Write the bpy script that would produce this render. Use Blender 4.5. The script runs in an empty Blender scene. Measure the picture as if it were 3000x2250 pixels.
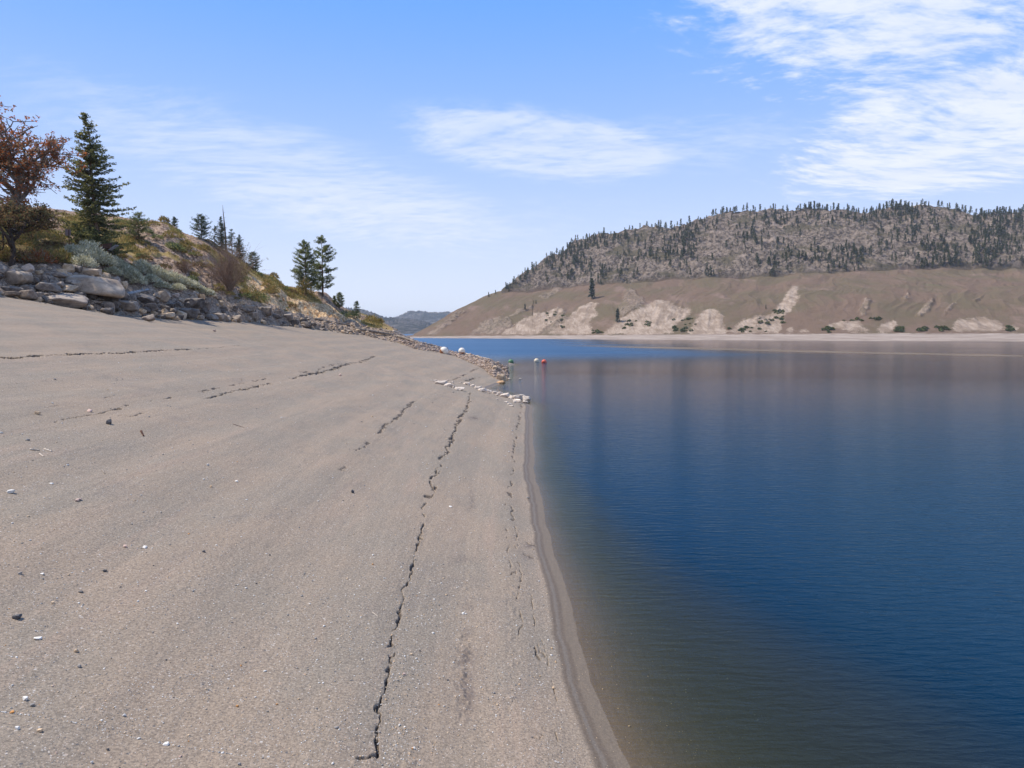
import bpy, math, random
import numpy as np
from math import radians, pi
from mathutils import Vector, Matrix

sc = bpy.context.scene
COL = sc.collection
# ------------------------------------------------------------------ camera
F = 2080.0; H = 6.0; HOR = 974.0
PITCH = math.atan((1125.0 - HOR) / F)
cam_d = bpy.data.cameras.new('camera'); cam = bpy.data.objects.new('camera', cam_d); COL.objects.link(cam)
cam_d.sensor_width = 36.0; cam_d.lens = 36.0 * F / 3000.0
cam_d.clip_start = 0.1; cam_d.clip_end = 30000
cam.location = (0, 0, H); cam.rotation_euler = (pi / 2 - PITCH, 0, 0)
sc.camera = cam
# ------------------------------------------------------------------ light
SUN_EL = 57.0; SUN_AZ = -78.0            # azimuth from +Y, clockwise positive
sun_dir = Vector((math.sin(radians(SUN_AZ)) * math.cos(radians(SUN_EL)), math.cos(radians(SUN_AZ)) * math.cos(radians(SUN_EL)), math.sin(radians(SUN_EL))))
ld = bpy.data.lights.new('sun', 'SUN'); ld.energy = 4.7; ld.angle = radians(0.5); ld.color = (1.0, 0.93, 0.81)
lo = bpy.data.objects.new('sun', ld); COL.objects.link(lo); lo.rotation_euler = sun_dir.to_track_quat('Z', 'Y').to_euler()
sc.view_settings.view_transform = 'Standard'; sc.view_settings.look = 'None'
sc.view_settings.gamma = 1; sc.view_settings.exposure = 0.12
try:
    sc.cycles.use_denoising = True
    sc.cycles.max_bounces = 8; sc.cycles.transparent_max_bounces = 12; sc.cycles.volume_bounces = 0
    sc.cycles.diffuse_bounces = 3; sc.cycles.glossy_bounces = 3; sc.cycles.caustics_reflective = False
    sc.cycles.caustics_refractive = False; sc.cycles.sample_clamp_indirect = 6
except Exception: pass

def lin(r, g, b):
    f = lambda c: (c / 255 / 12.92) if c / 255 <= .04045 else ((c / 255 + .055) / 1.055) ** 2.4
    return (f(r), f(g), f(b), 1)

# ------------------------------------------------------------------ node helper
class NT:
    def __init__(s, tree): s.t = tree; s.n = tree.nodes; s.l = tree.links
    def put(s, sock, v):
        if v is None: return
        if isinstance(v, bpy.types.NodeSocket): s.l.new(v, sock)
        else:
            if sock.type == 'RGBA' and not hasattr(v, '__len__'): v = (v, v, v, 1)
            if sock.type == 'VECTOR' and not hasattr(v, '__len__'): v = (v, v, v)
            sock.default_value = v
    def node(s, typ, ins=None, **kw):
        n = s.n.new(typ)
        for k, v in kw.items(): setattr(n, k, v)
        for k, v in (ins or {}).items(): s.put(n.inputs[k], v)
        return n
    def math(s, op, a, b=None, c=None, clamp=False):
        n = s.node('ShaderNodeMath', operation=op, use_clamp=clamp)
        s.put(n.inputs[0], a)
        if b is not None: s.put(n.inputs[1], b)
        if c is not None: s.put(n.inputs[2], c)
        return n.outputs[0]
    def vmath(s, op, a, b=None):
        n = s.node('ShaderNodeVectorMath', operation=op); s.put(n.inputs[0], a)
        if b is not None: s.put(n.inputs[1], b)
        return n.outputs[0]
    def mix(s, f, a, b, blend='MIX'):
        n = s.node('ShaderNodeMix', data_type='RGBA', blend_type=blend)
        s.put(n.inputs[0], f); s.put(n.inputs[6], a); s.put(n.inputs[7], b); return n.outputs[2]
    def noise(s, vec, scale, detail=4, rough=.55, out=0, dist=0.0):
        n = s.node('ShaderNodeTexNoise'); s.put(n.inputs['Vector'], vec); n.inputs['Scale'].default_value = scale
        n.inputs['Detail'].default_value = detail; n.inputs['Roughness'].default_value = rough; n.inputs['Distortion'].default_value = dist
        return n.outputs[out]
    def voro(s, vec, scale, feature='F1', out='Distance', rand=1.0):
        n = s.node('ShaderNodeTexVoronoi', feature=feature); s.put(n.inputs['Vector'], vec)
        n.inputs['Scale'].default_value = scale; n.inputs['Randomness'].default_value = rand; return n.outputs[out]
    def ramp(s, f, lo_, hi, a=0.0, b=1.0, smooth=True):
        n = s.node('ShaderNodeMapRange', interpolation_type='SMOOTHSTEP' if smooth else 'LINEAR')
        s.put(n.inputs[0], f); s.put(n.inputs[1], lo_); s.put(n.inputs[2], hi); s.put(n.inputs[3], a); s.put(n.inputs[4], b)
        return n.outputs[0]
    def attr(s, name):
        return s.node('ShaderNodeAttribute', attribute_name=name).outputs['Fac']
    def pos(s): return s.node('ShaderNodeNewGeometry').outputs['Position']
    def obj(s): return s.node('ShaderNodeTexCoord').outputs['Object']
    def rnd(s): return s.node('ShaderNodeObjectInfo').outputs['Random']
    def sep(s, v): return s.node('ShaderNodeSeparateXYZ', {0: v}).outputs
    def bump(s, h, strength=.5, dist=.05, normal=None):
        n = s.node('ShaderNodeBump'); n.inputs['Strength'].default_value = strength; n.inputs['Distance'].default_value = dist
        s.put(n.inputs['Height'], h)
        if normal is not None: s.put(n.inputs['Normal'], normal)
        return n.outputs[0]
def material(name):
    m = bpy.data.materials.new(name); m.use_nodes = True; m.node_tree.nodes.clear(); return m, NT(m.node_tree)
def finish(nt, color, rough=.9, normal=None, spec=.25, metallic=0.0):
    p = nt.node('ShaderNodeBsdfPrincipled', {'Base Color': color, 'Roughness': rough, 'Specular IOR Level': spec, 'Metallic': metallic})
    if normal is not None: nt.put(p.inputs['Normal'], normal)
    o = nt.node('ShaderNodeOutputMaterial'); nt.l.new(p.outputs[0], o.inputs[0]); return p

# ------------------------------------------------------------------ sky
w = bpy.data.worlds.new('World'); sc.world = w; w.use_nodes = True; w.node_tree.nodes.clear()
nt = NT(w.node_tree)
sky = nt.node('ShaderNodeTexSky'); sky.sky_type = 'NISHITA'; sky.sun_disc = False
sky.sun_elevation = radians(SUN_EL); sky.sun_rotation = radians(SUN_AZ); sky.air_density = 1.0; sky.dust_density = 0.3; sky.ozone_density = 2.0; sky.altitude = 300
d = nt.node('ShaderNodeTexCoord').outputs['Generated']
dn = nt.vmath('NORMALIZE', d)
dx, dy, dz = nt.sep(dn)
az = nt.math('ARCTAN2', dx, dy)                     # 0 straight ahead, + to the right
el = nt.math('ARCSINE', dz)
zc = nt.math('ADD', nt.math('MAXIMUM', dz, 0.0), 0.17)
pxy = nt.node('ShaderNodeCombineXYZ', {0: nt.math('DIVIDE', dx, zc), 1: nt.math('DIVIDE', dy, zc), 2: 0.0}).outputs[0]
warp = nt.noise(pxy, 0.5, 3, .5, out=1)
pw = nt.vmath('ADD', pxy, nt.vmath('MULTIPLY', nt.vmath('SUBTRACT', warp, (.5, .5, .5)), (1.1, 1.1, 0)))
def rot2(v, ang, sx, sy, off=(0, 0, 0)):
    m = nt.node('ShaderNodeMapping', {0: v}); m.inputs['Rotation'].default_value = (0, 0, ang)
    m.inputs['Scale'].default_value = (sx, sy, 1); m.inputs['Location'].default_value = off
    return m.outputs[0]
n_big = nt.noise(rot2(pw, radians(-35), .9, 1.7, (2.2, 0.4, 0)), 4.2, 7, .60)
n_fine = nt.noise(rot2(pw, radians(-35), 1.0, 2.2, (0.7, 5.4, 0)), 9.5, 8, .64)
nmix = nt.math('ADD', nt.math('MULTIPLY', n_big, .50), nt.math('MULTIPLY', n_fine, .50))
def blob(a0, e0, ra, re, tilt=0.0):
    a = nt.math('SUBTRACT', az, radians(a0)); e = nt.math('SUBTRACT', el, radians(e0))
    e = nt.math('SUBTRACT', e, nt.math('MULTIPLY', a, tilt))
    q = nt.math('ADD', nt.math('POWER', nt.math('ABSOLUTE', nt.math('DIVIDE', a, radians(ra))), 2), nt.math('POWER', nt.math('ABSOLUTE', nt.math('DIVIDE', e, radians(re))), 2))
    return nt.ramp(q, 1.0, 0.0)
def addm(*v):
    r = v[0]
    for q in v[1:]: r = nt.math('ADD', r, q)
    return r
dense = nt.math('MINIMUM', addm(nt.math('MULTIPLY', blob(30, 25, 25, 12, .0), 1.2), nt.math('MULTIPLY', blob(33, 13, 17, 5.0, .10), 1.35), nt.math('MULTIPLY', blob(60, 20, 22, 22), .8)), 1.15)
thin = nt.math('MINIMUM', addm(nt.math('MULTIPLY', blob(1, 14.6, 13, 3.4, -.12), 1.3), nt.math('MULTIPLY', blob(-18, 12, 22, 5, -.22), .8), nt.math('MULTIPLY', blob(14, 14, 14, 3), .6), nt.math('MULTIPLY', blob(-80, 20, 30, 12), .6),
            nt.math('MULTIPLY', blob(0, 8, 30, 4, -.05), .35)), 1.0)
cd = nt.ramp(nt.math('ADD', nmix, nt.math('MULTIPLY', dense, .21)), .58, .80)
cd = nt.math('MULTIPLY', cd, nt.ramp(dense, 0.0, .35))
ct = nt.math('MULTIPLY', nt.math('MULTIPLY', nt.ramp(nt.math('ADD', nmix, nt.math('MULTIPLY', thin, .22)), .50, .80), thin), .60)
rest = nt.math('MULTIPLY', nt.ramp(nt.math('ADD', nmix, nt.ramp(dy, 0.1, -.3, 0, .1)), .60, .78), nt.ramp(dy, .1, -.4, 0, .8))
cloud = nt.math('MINIMUM', addm(nt.math('MULTIPLY', cd, .90), ct, rest), .96)
veil = nt.math('MULTIPLY', nt.math('POWER', nt.math('SUBTRACT', 1.0, nt.math('MINIMUM', nt.math('DIVIDE', nt.math('MAXIMUM', el, 0.0), radians(31)), 1.0)), 1.8), .96)
skyb = nt.mix(1.0, sky.outputs[0], nt.mix(nt.ramp(el, radians(24), radians(48)), (1.9, 2.05, 2.5, 1), (1.0, .95, .95, 1)), 'MULTIPLY')
# even out the bright side of the clear sky near the sun
skyb = nt.mix(nt.math('MULTIPLY', nt.ramp(dy, -.2, .3), .96), skyb, (1.1, 3.6, 9.8, 1))
skyc = nt.mix(veil, skyb, (9.1, 9.5, 10.0, 1))
shade = nt.mix(nt.ramp(nt.noise(rot2(pw, .4, 1.5, 3), 2.4, 5, .6), .4, .65), (8.6, 9.0, 9.8, 1), (7.7, 8.3, 9.5, 1))
skyc = nt.mix(cloud, skyc, shade)
bg = nt.node('ShaderNodeBackground', {'Color': skyc, 'Strength': 0.1})
o = nt.node('ShaderNodeOutputWorld'); nt.l.new(bg.outputs[0], o.inputs[0])

# ------------------------------------------------------------------ utilities
rng = np.random.default_rng(7); random.seed(5)
_tab = rng.random((8, 256, 256))
def vn(x, y, s=0):
    x = np.asarray(x, float); y = np.asarray(y, float)
    xi = np.floor(x).astype(np.int64); yi = np.floor(y).astype(np.int64)
    fx = x - xi; fy = y - yi; fx = fx * fx * (3 - 2 * fx); fy = fy * fy * (3 - 2 * fy)
    T = _tab[s % 8]; o_ = 37 * (s // 8)
    x0 = (xi + o_) & 255; x1 = (x0 + 1) & 255; y0 = (yi + 91 * (s // 8)) & 255; y1 = (y0 + 1) & 255
    return (T[x0, y0] * (1 - fx) + T[x1, y0] * fx) * (1 - fy) + (T[x0, y1] * (1 - fx) + T[x1, y1] * fx) * fy
def fbm(x, y, oc=5, s=0, g=.5):
    a = 1.0; t = 0; n_ = 0
    for k in range(oc):
        c, si = math.cos(k * .9), math.sin(k * .9)
        t = t + a * vn((x * c - y * si) * 2 ** k + 17.3 * k, (x * si + y * c) * 2 ** k + 5.1 * k, s + k); n_ += a; a *= g
    return t / n_
def ridged(x, y, oc=5, s=0, g=.55):
    a = 1.0; t = 0; n_ = 0
    for k in range(oc):
        c, si = math.cos(k * .9), math.sin(k * .9)
        t = t + a * (1 - np.abs(2 * vn((x * c - y * si) * 2 ** k + 17.3 * k, (x * si + y * c) * 2 ** k + 5.1 * k, s + k) - 1)); n_ += a; a *= g
    return t / n_
def sstep(a, b, x): t = np.clip((x - a) / (b - a), 0, 1); return t * t * (3 - 2 * t)

CP, SP = math.cos(PITCH), math.sin(PITCH)
def ray(px, py):
    a = (px - 1500) / F; b = (1125 - py) / F
    return a, CP + b * SP, -SP + b * CP          # dx, dy, dz
def proj(x, y, z):
    zc_ = y * CP - (z - H) * SP; yc = y * SP + (z - H) * CP
    return 1500 + F * x / zc_, 1125 - F * yc / zc_
def slope_px(py):                                 # dz/dy of a pixel row
    b = (1125 - np.asarray(py, float)) / F; return (-SP + b * CP) / (CP + b * SP)

def mesh(name, V, Fc, mat=None, attrs=None, smooth=False, parent=None, link=True):
    V = np.asarray(V, np.float32); Fc = np.asarray(Fc, np.int32); k = Fc.shape[1]
    me = bpy.data.meshes.new(name)
    me.vertices.add(len(V)); me.vertices.foreach_set('co', V.ravel())
    me.loops.add(Fc.size); me.loops.foreach_set('vertex_index', Fc.ravel())
    me.polygons.add(len(Fc)); me.polygons.foreach_set('loop_start', np.arange(0, Fc.size, k, dtype=np.int32))
    try: me.polygons.foreach_set('loop_total', np.full(len(Fc), k, np.int32))
    except Exception: pass
    if smooth: me.polygons.foreach_set('use_smooth', np.ones(len(Fc), bool))
    for an, av in (attrs or {}).items():
        at = me.attributes.new(an, 'FLOAT', 'POINT'); at.data.foreach_set('value', np.asarray(av, np.float32).ravel())
    me.update(calc_edges=True)
    if mat: me.materials.append(mat)
    if not link: return me
    ob = bpy.data.objects.new(name, me); COL.objects.link(ob)
    if parent: ob.parent = parent
    return ob
def grid_faces(nc, nr):
    i = np.arange(nc - 1)[:, None]; j = np.arange(nr - 1)[None, :]; a = i * nr + j
    return np.stack([a, a + nr, a + nr + 1, a + 1], -1).reshape(-1, 4)
def tag(o_, label=None, cat=None, group=None, kind=None):
    if label: o_['label'] = label
    if cat: o_['category'] = cat
    if group: o_['group'] = group
    if kind: o_['kind'] = kind
    return o_
def empty(name, loc, rz=0.0):
    e = bpy.data.objects.new(name, None); e.location = loc; e.rotation_euler = (0, 0, rz); e.empty_display_size = .2; COL.objects.link(e); return e
def copy_tree(o_, parent=None):
    c = o_.copy(); COL.objects.link(c)
    if parent: c.parent = parent
    for ch in list(o_.children): copy_tree(ch, c)
    return c

# ------------------------------------------------------------------ near ground: one height function
S = .2
_wl = [(1851, 2250), (1722, 1939), (1614, 1600), (1575, 1420), (1566, 1356), (1560, 1250), (1558, 1190), (1500, 1160), (1426, 1139), (1445, 1131), (1468, 1123), (1490, 1108), (1488, 1090), (1478, 1078), (1510, 1066)]
_wy = []; _wx = []
for px, py in _wl:
    a, b, c = ray(px, py); t = -H / c; _wy.append(b * t); _wx.append(a * t)
_wy = [-60, 0] + _wy + [150, 165, 190, 230]; _wx = [3.4, 2.4] + _wx + [-9, -26, -50, -90]
def shore_x(y): return np.interp(y, _wy, _wx) + .16 * (vn(np.asarray(y) * .45, np.asarray(y) * 0 + 2.2, 5) - .5) + .07 * (vn(np.asarray(y) * 1.7, np.asarray(y) * 0 + 7.2, 6) - .5)
BOT = np.array([(-900, 850), (0, 868), (41, 872), (124, 886), (244, 906), (339, 923), (452, 931), (517, 936), (664, 942), (841, 956), (973, 971), (1060, 984), (1091, 990), (1130, 997), (1165, 1005), (1190, 1014), (1226, 1026), (1295, 1033), (1342, 1047), (1376, 1063), (1417, 1081), (1444, 1108), (1489, 1112)], float)
TOP = np.array([(-900, 765), (0, 778), (60, 778), (260, 788), (362, 838), (441, 847), (565, 861), (623, 866), (656, 885), (753, 891), (811, 906), (858, 930), (940, 940), (1010, 950), (1090, 962), (1160, 972), (1200, 996), (1283, 1020), (1365, 1045), (1433, 1062), (1489, 1098)], float)
CRE = np.array([(-900, 560), (-400, 570), (0, 603), (130, 612), (215, 622), (350, 638), (438, 650), (503, 653), (556, 690), (617, 703), (679, 741), (738, 779), (767, 800), (811, 814), (841, 838), (885, 847), (958, 864), (988, 888), (1011, 908), (1060, 920), (1115, 939), (1139, 954), (1159, 966), (1200, 992), (1213, 997), (1283, 1013), (1308, 1027), (1365, 1038), (1433, 1053), (1455, 1062), (1489, 1080)], float)
TCR = np.array([(-900, 118), (0, 112), (300, 116), (500, 122), (700, 130), (900, 138), (1000, 150), (1160, 160), (1213, 140), (1283, 130), (1365, 127), (1433, 125), (1489, 112)], float)
def tab(T, px): return np.interp(px, T[:, 0], T[:, 1])
def plane_z(x, y):
    d_ = shore_x(y) - x
    up = S * d_; dn_ = -(S * np.minimum(-d_, .5) + .24 * np.clip(-d_ - .5, 0, None))
    dn_ = np.maximum(dn_, -14)
    z = np.where(d_ > 0, up, dn_)
    return z
def ground_base(PX, T):
    """PX columns (azimuth in photo px at the horizon), T rows (distance along y): heights (ncol, nrow) and zone (0 beach .. 1 bank)"""
    nc, nr = len(PX), len(T); Z = np.empty((nc, nr)); ZONE = np.zeros((nc, nr))
    for i, px in enumerate(PX):
        u = (px - 1500) / F; x = u * T; zp = plane_z(x, T)
        if px > 1489: Z[i] = zp; continue
        sb = float(slope_px(tab(BOT, px))); ok = np.where((zp - H) / T >= sb)[0]; ok = ok[T[ok] > 25]
        jb = ok[0] if len(ok) else nr - 1
        tb = T[jb]; zb = zp[jb]
        tc = max(float(tab(TCR, px)), tb + 6)
        s1 = float(slope_px(tab(TOP, px))); s2 = float(slope_px(tab(CRE, px)))
        t1 = tb + (5.5 if px < 1160 else 8)
        if px > 1160: t1 = tb + min(8, .5 * (tc - tb))
        z1 = H + t1 * s1; zc_ = H + tc * s2
        if px < 1160:
            kt = [tb, t1, t1 + .62 * (tc - t1), tc, tc + 14, tc + 60, tc + 140]
            zm = z1 + .74 * (zc_ - z1)
            fall = 0 if px < 300 else min(1, (px - 300) / 500)
            kz = [zb, z1, zm, zc_, zc_ + .3, zc_ - 3 - fall * (zc_ - 1), zc_ - 4 - fall * (zc_ + 4)]
        else:
            kt = [tb, t1, tc, tc + 10, tc + 25, tc + 60, tc + 140]; kz = [zb, z1, zc_, zc_ - 1.5, -2, -8, -12]
        zi = np.interp(T, kt, kz)
        Z[i] = np.where(T < tb, zp, zi)
        ZONE[i] = sstep(tb - .1, tb + .8, T)
    return Z, ZONE

pxs = np.concatenate([np.arange(-3000, -200, 60), np.arange(-200, -20, 6), np.arange(-20, 1700, 1.9), np.arange(1700, 2600, 7), np.arange(2600, 3400, 20), np.arange(3400, 5200, 90)])
ts = np.exp(np.linspace(math.log(3.0), math.log(250), 1500))
Gz, Zone = ground_base(pxs, ts)
# smooth base across columns a little above the beach (bank only)
ker = np.ones(9) / 9
bank = np.apply_along_axis(lambda v: np.convolve(np.pad(v, 4, 'edge'), ker, 'valid'), 0, Gz)
Gz = np.where(Zone > .5, bank * .6 + Gz * .4, Gz)
U = (pxs - 1500) / F
X = U[:, None] * ts[None, :]; Y = np.broadcast_to(ts[None, :], X.shape).copy()
PXv, PYv = proj(X, Y, Gz)
CR2 = tab(CRE, pxs)[:, None]; frac = np.clip((PYv - CR2) / np.maximum(tab(TOP, pxs)[:, None] - CR2, 1), 0, 1.2)   # 1 at riprap, 0 at crest
# relief
beach = (1 - Zone)
z = Gz.copy()
z += beach * (.10 * (fbm(X * .35, Y * .12, 4, 1) - .5) + .030 * (fbm(X * 1.6, Y * .7, 3, 3) - .5)) * sstep(-.05, .5, Gz)
# terraces the falling lake left, parallel to the shore
dshore = shore_x(Y) - X
tw = dshore + .9 * (fbm(X * .12, Y * .05, 3, 5) - .5)
z += beach * (.065 * np.abs(np.sin(tw * 0.95 + 1.0)) ** 1.6 + .016 * np.abs(np.sin(tw * 2.9)) * vn(tw * .7, Y * .06, 3)) * sstep(.6, 1.5, dshore)
z += beach * .022 * (ridged(tw * 1.3, Y * .10, 3, 8) - .5) * sstep(.8, 2, dshore)
small = beach * .006 * (fbm(X * 9, Y * 9, 3, 2) - .5) * (Y < 40)
z += small
outc = sstep(.50, .66, fbm(X * .16 + 4, Y * .12, 4, 9))                 # rock outcrop mask on the bank
tan_c = ((sstep(760, 800, PXv) * sstep(1075, 1040, PXv)) * sstep(.30, .40, frac) + .8 * sstep(700, 740, PXv) * sstep(860, 820, PXv) * sstep(.15, .3, frac) * sstep(.75, .6, frac))
tan_c = np.clip(tan_c * sstep(.30, .5, fbm(X * .3, Y * .2, 3, 22) + .12), 0, 1) * Zone
up_rock = sstep(.55, .05, frac) * sstep(640, 560, PXv) * .75
outc = np.clip(outc + up_rock * sstep(.35, .55, fbm(X * .3, Y * .3, 4, 12)), 0, 1) * Zone
z += Zone * (.5 * (fbm(X * .25, Y * .25, 4, 6) - .5) + outc * (1.5 * (ridged(X * .35, Y * .35, 5, 11) - .55)) + tan_c * 1.3 * (ridged(X * .45 + Y * .1, Y * .22, 5, 14) - .5)) * sstep(250, 225, Y)
ridge_zone = Zone * sstep(1150, 1200, PXv)
z += ridge_zone * .18 * (fbm(X * 1.2, Y * 1.2, 4, 13) - .5)
# cracks
CR = [
 ([(0,1052),(33,1055),(94,1048),(145,1046),(231,1041),(289,1039),(362,1037),(434,1032),(495,1029),(557,1027)], .12, .18, .03),
 ([(557,1027),(640,1022),(720,1015),(775,1012)], .05, .06, .45),
 ([(156,1240),(203,1227),(235,1222),(289,1215),(347,1200),(380,1189)], .055, .07, .2),
 ([(378,1225),(396,1222),(416,1215)], .05, .06, .1), ([(130,1202),(150,1199),(174,1197)], .04, .05, .3),
 ([(300,1172),(330,1168)], .04, .05, .3), ([(345,1222),(372,1218)], .04, .05, .3),
 ([(443,1177),(495,1168),(542,1155),(593,1149),(673,1131),(731,1120),(800,1107)], .06, .07, .42),
 ([(542,1175),(564,1177),(615,1168),(716,1142),(754,1133),(796,1124)], .10, .10, .40),
 ([(854,1109),(912,1095),(977,1084),(1046,1064),(1097,1044)], .14, .13, .25),
 ([(875,1092),(930,1086),(1000,1066),(1060,1055)], .08, .07, .5),
 ([(1097,1286),(1125,1257),(1169,1221),(1212,1178)], .08, .05, .15), ([(1106,1283),(1134,1254),(1178,1216),(1216,1174)], .06, .05, .4),
 ([(1040,1322),(1060,1316),(1080,1300)], .07, .04, .35), ([(1018,1360),(1045,1340)], .06, .03, .45), ([(995,1380),(1010,1370)], .06, .03, .4),
 ([(1378,1152),(1375,1180),(1362,1210),(1353,1218),(1332,1265),(1306,1330),(1292,1351)], .075, .08, .12),
 ([(1292,1365),(1288,1373),(1280,1390),(1267,1409)], .075, .09, .1), ([(1267,1415),(1270,1445),(1252,1460)], .07, .07, .25), ([(1248,1478),(1240,1500),(1238,1518)], .05, .06, .45),
 ([(1242,1539),(1233,1575),(1222,1600),(1218,1633),(1199,1691),(1184,1730),(1177,1787),(1168,1836),(1146,1860)], .045, .075, .05),
 ([(1151,1880),(1151,1898),(1134,1908)], .05, .08, 0), ([(1144,1925),(1134,1937),(1137,1955)], .05, .07, .1),
 ([(1139,1968),(1137,1992),(1130,2020),(1124,2048),(1112,2075),(1102,2096),(1108,2115),(1093,2154),(1100,2202),(1095,2233),(1072,2240),(1049,2243)], .042, .085, 0),
 ([(1529,1181),(1520,1240),(1509,1294),(1504,1340),(1502,1373),(1494,1445),(1503,1529)], .06, .045, .40),
 ([(1507,1546),(1515,1595),(1513,1640),(1527,1677),(1519,1720),(1517,1778),(1527,1830),(1520,1869)], .032, .05, .30),
 ([(1480,1480),(1478,1530),(1488,1600),(1492,1650),(1500,1700)], .03, .04, .55),
 ([(1556,1720),(1560,1812),(1570,1860),(1585,1913),(1604,1951)], .028, .045, .35), ([(1588,1870),(1597,1910),(1606,1945)], .02, .04, .25),
 ([(1500,1690),(1521,1672)], .05, .05, .1), ([(1575,1900),(1580,1935)], .05, .05, .1),
 ([(1614,1995),(1625,2030),(1633,2053)], .025, .04, .3), ([(1622,2150),(1640,2190),(1647,2215)], .03, .045, .35), ([(1565,2170),(1575,2160)], .04, .045, .1),
 ([(1326,1115),(1367,1097),(1403,1079)], .12, .1, .25), ([(1353,1120),(1387,1110),(1410,1105)], .12, .11, .15),
 ([(1545,1590),(1560,1600)], .08, .04, .1), ([(1545,1628),(1560,1635)], .08, .04, .1), ([(1380,1225),(1398,1230)], .1, .04, .1)]
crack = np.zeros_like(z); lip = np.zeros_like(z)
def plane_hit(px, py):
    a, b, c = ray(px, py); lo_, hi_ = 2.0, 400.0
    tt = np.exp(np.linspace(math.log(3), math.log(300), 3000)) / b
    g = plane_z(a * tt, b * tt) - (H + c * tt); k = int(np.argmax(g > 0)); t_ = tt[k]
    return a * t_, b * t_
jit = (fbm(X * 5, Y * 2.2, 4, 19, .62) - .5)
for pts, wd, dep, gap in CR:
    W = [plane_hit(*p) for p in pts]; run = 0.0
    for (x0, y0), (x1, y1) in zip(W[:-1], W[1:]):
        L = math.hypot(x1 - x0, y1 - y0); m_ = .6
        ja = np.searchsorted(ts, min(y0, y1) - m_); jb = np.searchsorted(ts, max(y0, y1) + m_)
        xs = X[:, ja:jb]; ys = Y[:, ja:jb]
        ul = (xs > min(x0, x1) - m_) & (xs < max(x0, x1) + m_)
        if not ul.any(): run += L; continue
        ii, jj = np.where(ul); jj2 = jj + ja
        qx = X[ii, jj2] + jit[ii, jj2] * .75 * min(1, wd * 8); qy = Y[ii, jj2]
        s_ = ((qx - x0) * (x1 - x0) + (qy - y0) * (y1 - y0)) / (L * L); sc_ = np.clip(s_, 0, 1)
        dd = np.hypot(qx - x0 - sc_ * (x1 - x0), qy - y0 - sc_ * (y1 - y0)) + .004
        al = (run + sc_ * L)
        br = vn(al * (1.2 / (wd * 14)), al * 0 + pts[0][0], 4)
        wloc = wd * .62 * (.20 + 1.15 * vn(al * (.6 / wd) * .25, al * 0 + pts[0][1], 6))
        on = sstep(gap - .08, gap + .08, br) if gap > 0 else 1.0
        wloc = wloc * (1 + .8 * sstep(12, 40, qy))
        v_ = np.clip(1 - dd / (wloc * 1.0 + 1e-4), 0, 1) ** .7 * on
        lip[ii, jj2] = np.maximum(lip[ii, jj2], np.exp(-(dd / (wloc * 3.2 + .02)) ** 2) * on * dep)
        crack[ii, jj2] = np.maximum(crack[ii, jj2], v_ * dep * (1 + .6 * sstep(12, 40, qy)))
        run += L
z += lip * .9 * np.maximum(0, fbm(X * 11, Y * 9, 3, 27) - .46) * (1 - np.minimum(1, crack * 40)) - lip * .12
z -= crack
# clods of the disturbed strips
for (cx, cy0, cy1, wdt, am) in [(1365, 1640, 1800, 14, .6), (1362, 1860, 2110, 26, 1.0), (1500, 1690, 2100, 22, .6), (1380, 1435, 1500, 12, .5), (1200, 2225, 2260, 60, .8), (450, 1190, 1230, 60, .4)]:
    msk = np.exp(-((PXv - cx) / wdt) ** 2) * sstep(cy0 - 20, cy0 + 20, PYv) * sstep(cy1 + 20, cy1 - 20, PYv) * beach
    z += msk * am * .075 * (np.abs(fbm(X * 6, Y * 6, 4, 21) - .5) * 2 - .35)
damp = np.zeros_like(z)
for (cx, cy, wx_, wy_, am) in [(1368, 2030, 26, 75, .9), (1362, 1930, 30, 25, .9), (1372, 1780, 16, 10, .6), (1366, 1860, 16, 16, .6), (1363, 1640, 25, 12, .35), (1385, 1470, 10, 30, .5), (1145, 1245, 60, 22, .0),
                               (1550, 1600, 14, 6, .9), (1550, 1632, 12, 6, .8), (1388, 1228, 14, 5, .8)]:
    damp = np.maximum(damp, am * np.exp(-((PXv - cx) / wx_) ** 2 - ((PYv - cy) / wy_) ** 2))
Gz = z
# keep a smooth lookup for placing things
def crossing(px, py, grid=None, tt=None, cols=None, tmin=0):
    grid = Gz if grid is None else grid; tt = ts if tt is None else tt; cols = pxs if cols is None else cols
    a, b, c = ray(px, py); u = a / b; i = int(np.clip(np.searchsorted(cols, 1500 + u * F), 0, len(cols) - 1))
    g = grid[i] - (H + tt * (c / b)); k = np.where((g > 0) & (tt > tmin))[0]
    if not len(k): return None
    k = int(k[0]); return Vector((u * tt[k], tt[k], grid[i, k]))
def ground_at(x, y):
    c_ = 1500 + F * x / y; i = int(np.clip(np.searchsorted(pxs, c_), 0, len(pxs) - 1)); j = int(np.clip(np.searchsorted(ts, y), 0, len(ts) - 1))
    return float(Gz[i, j])
def at_t(px, t, dz=0):
    u = (px - 1500) / F; return Vector((u * t, t, ground_at(u * t, t) + dz))

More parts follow.
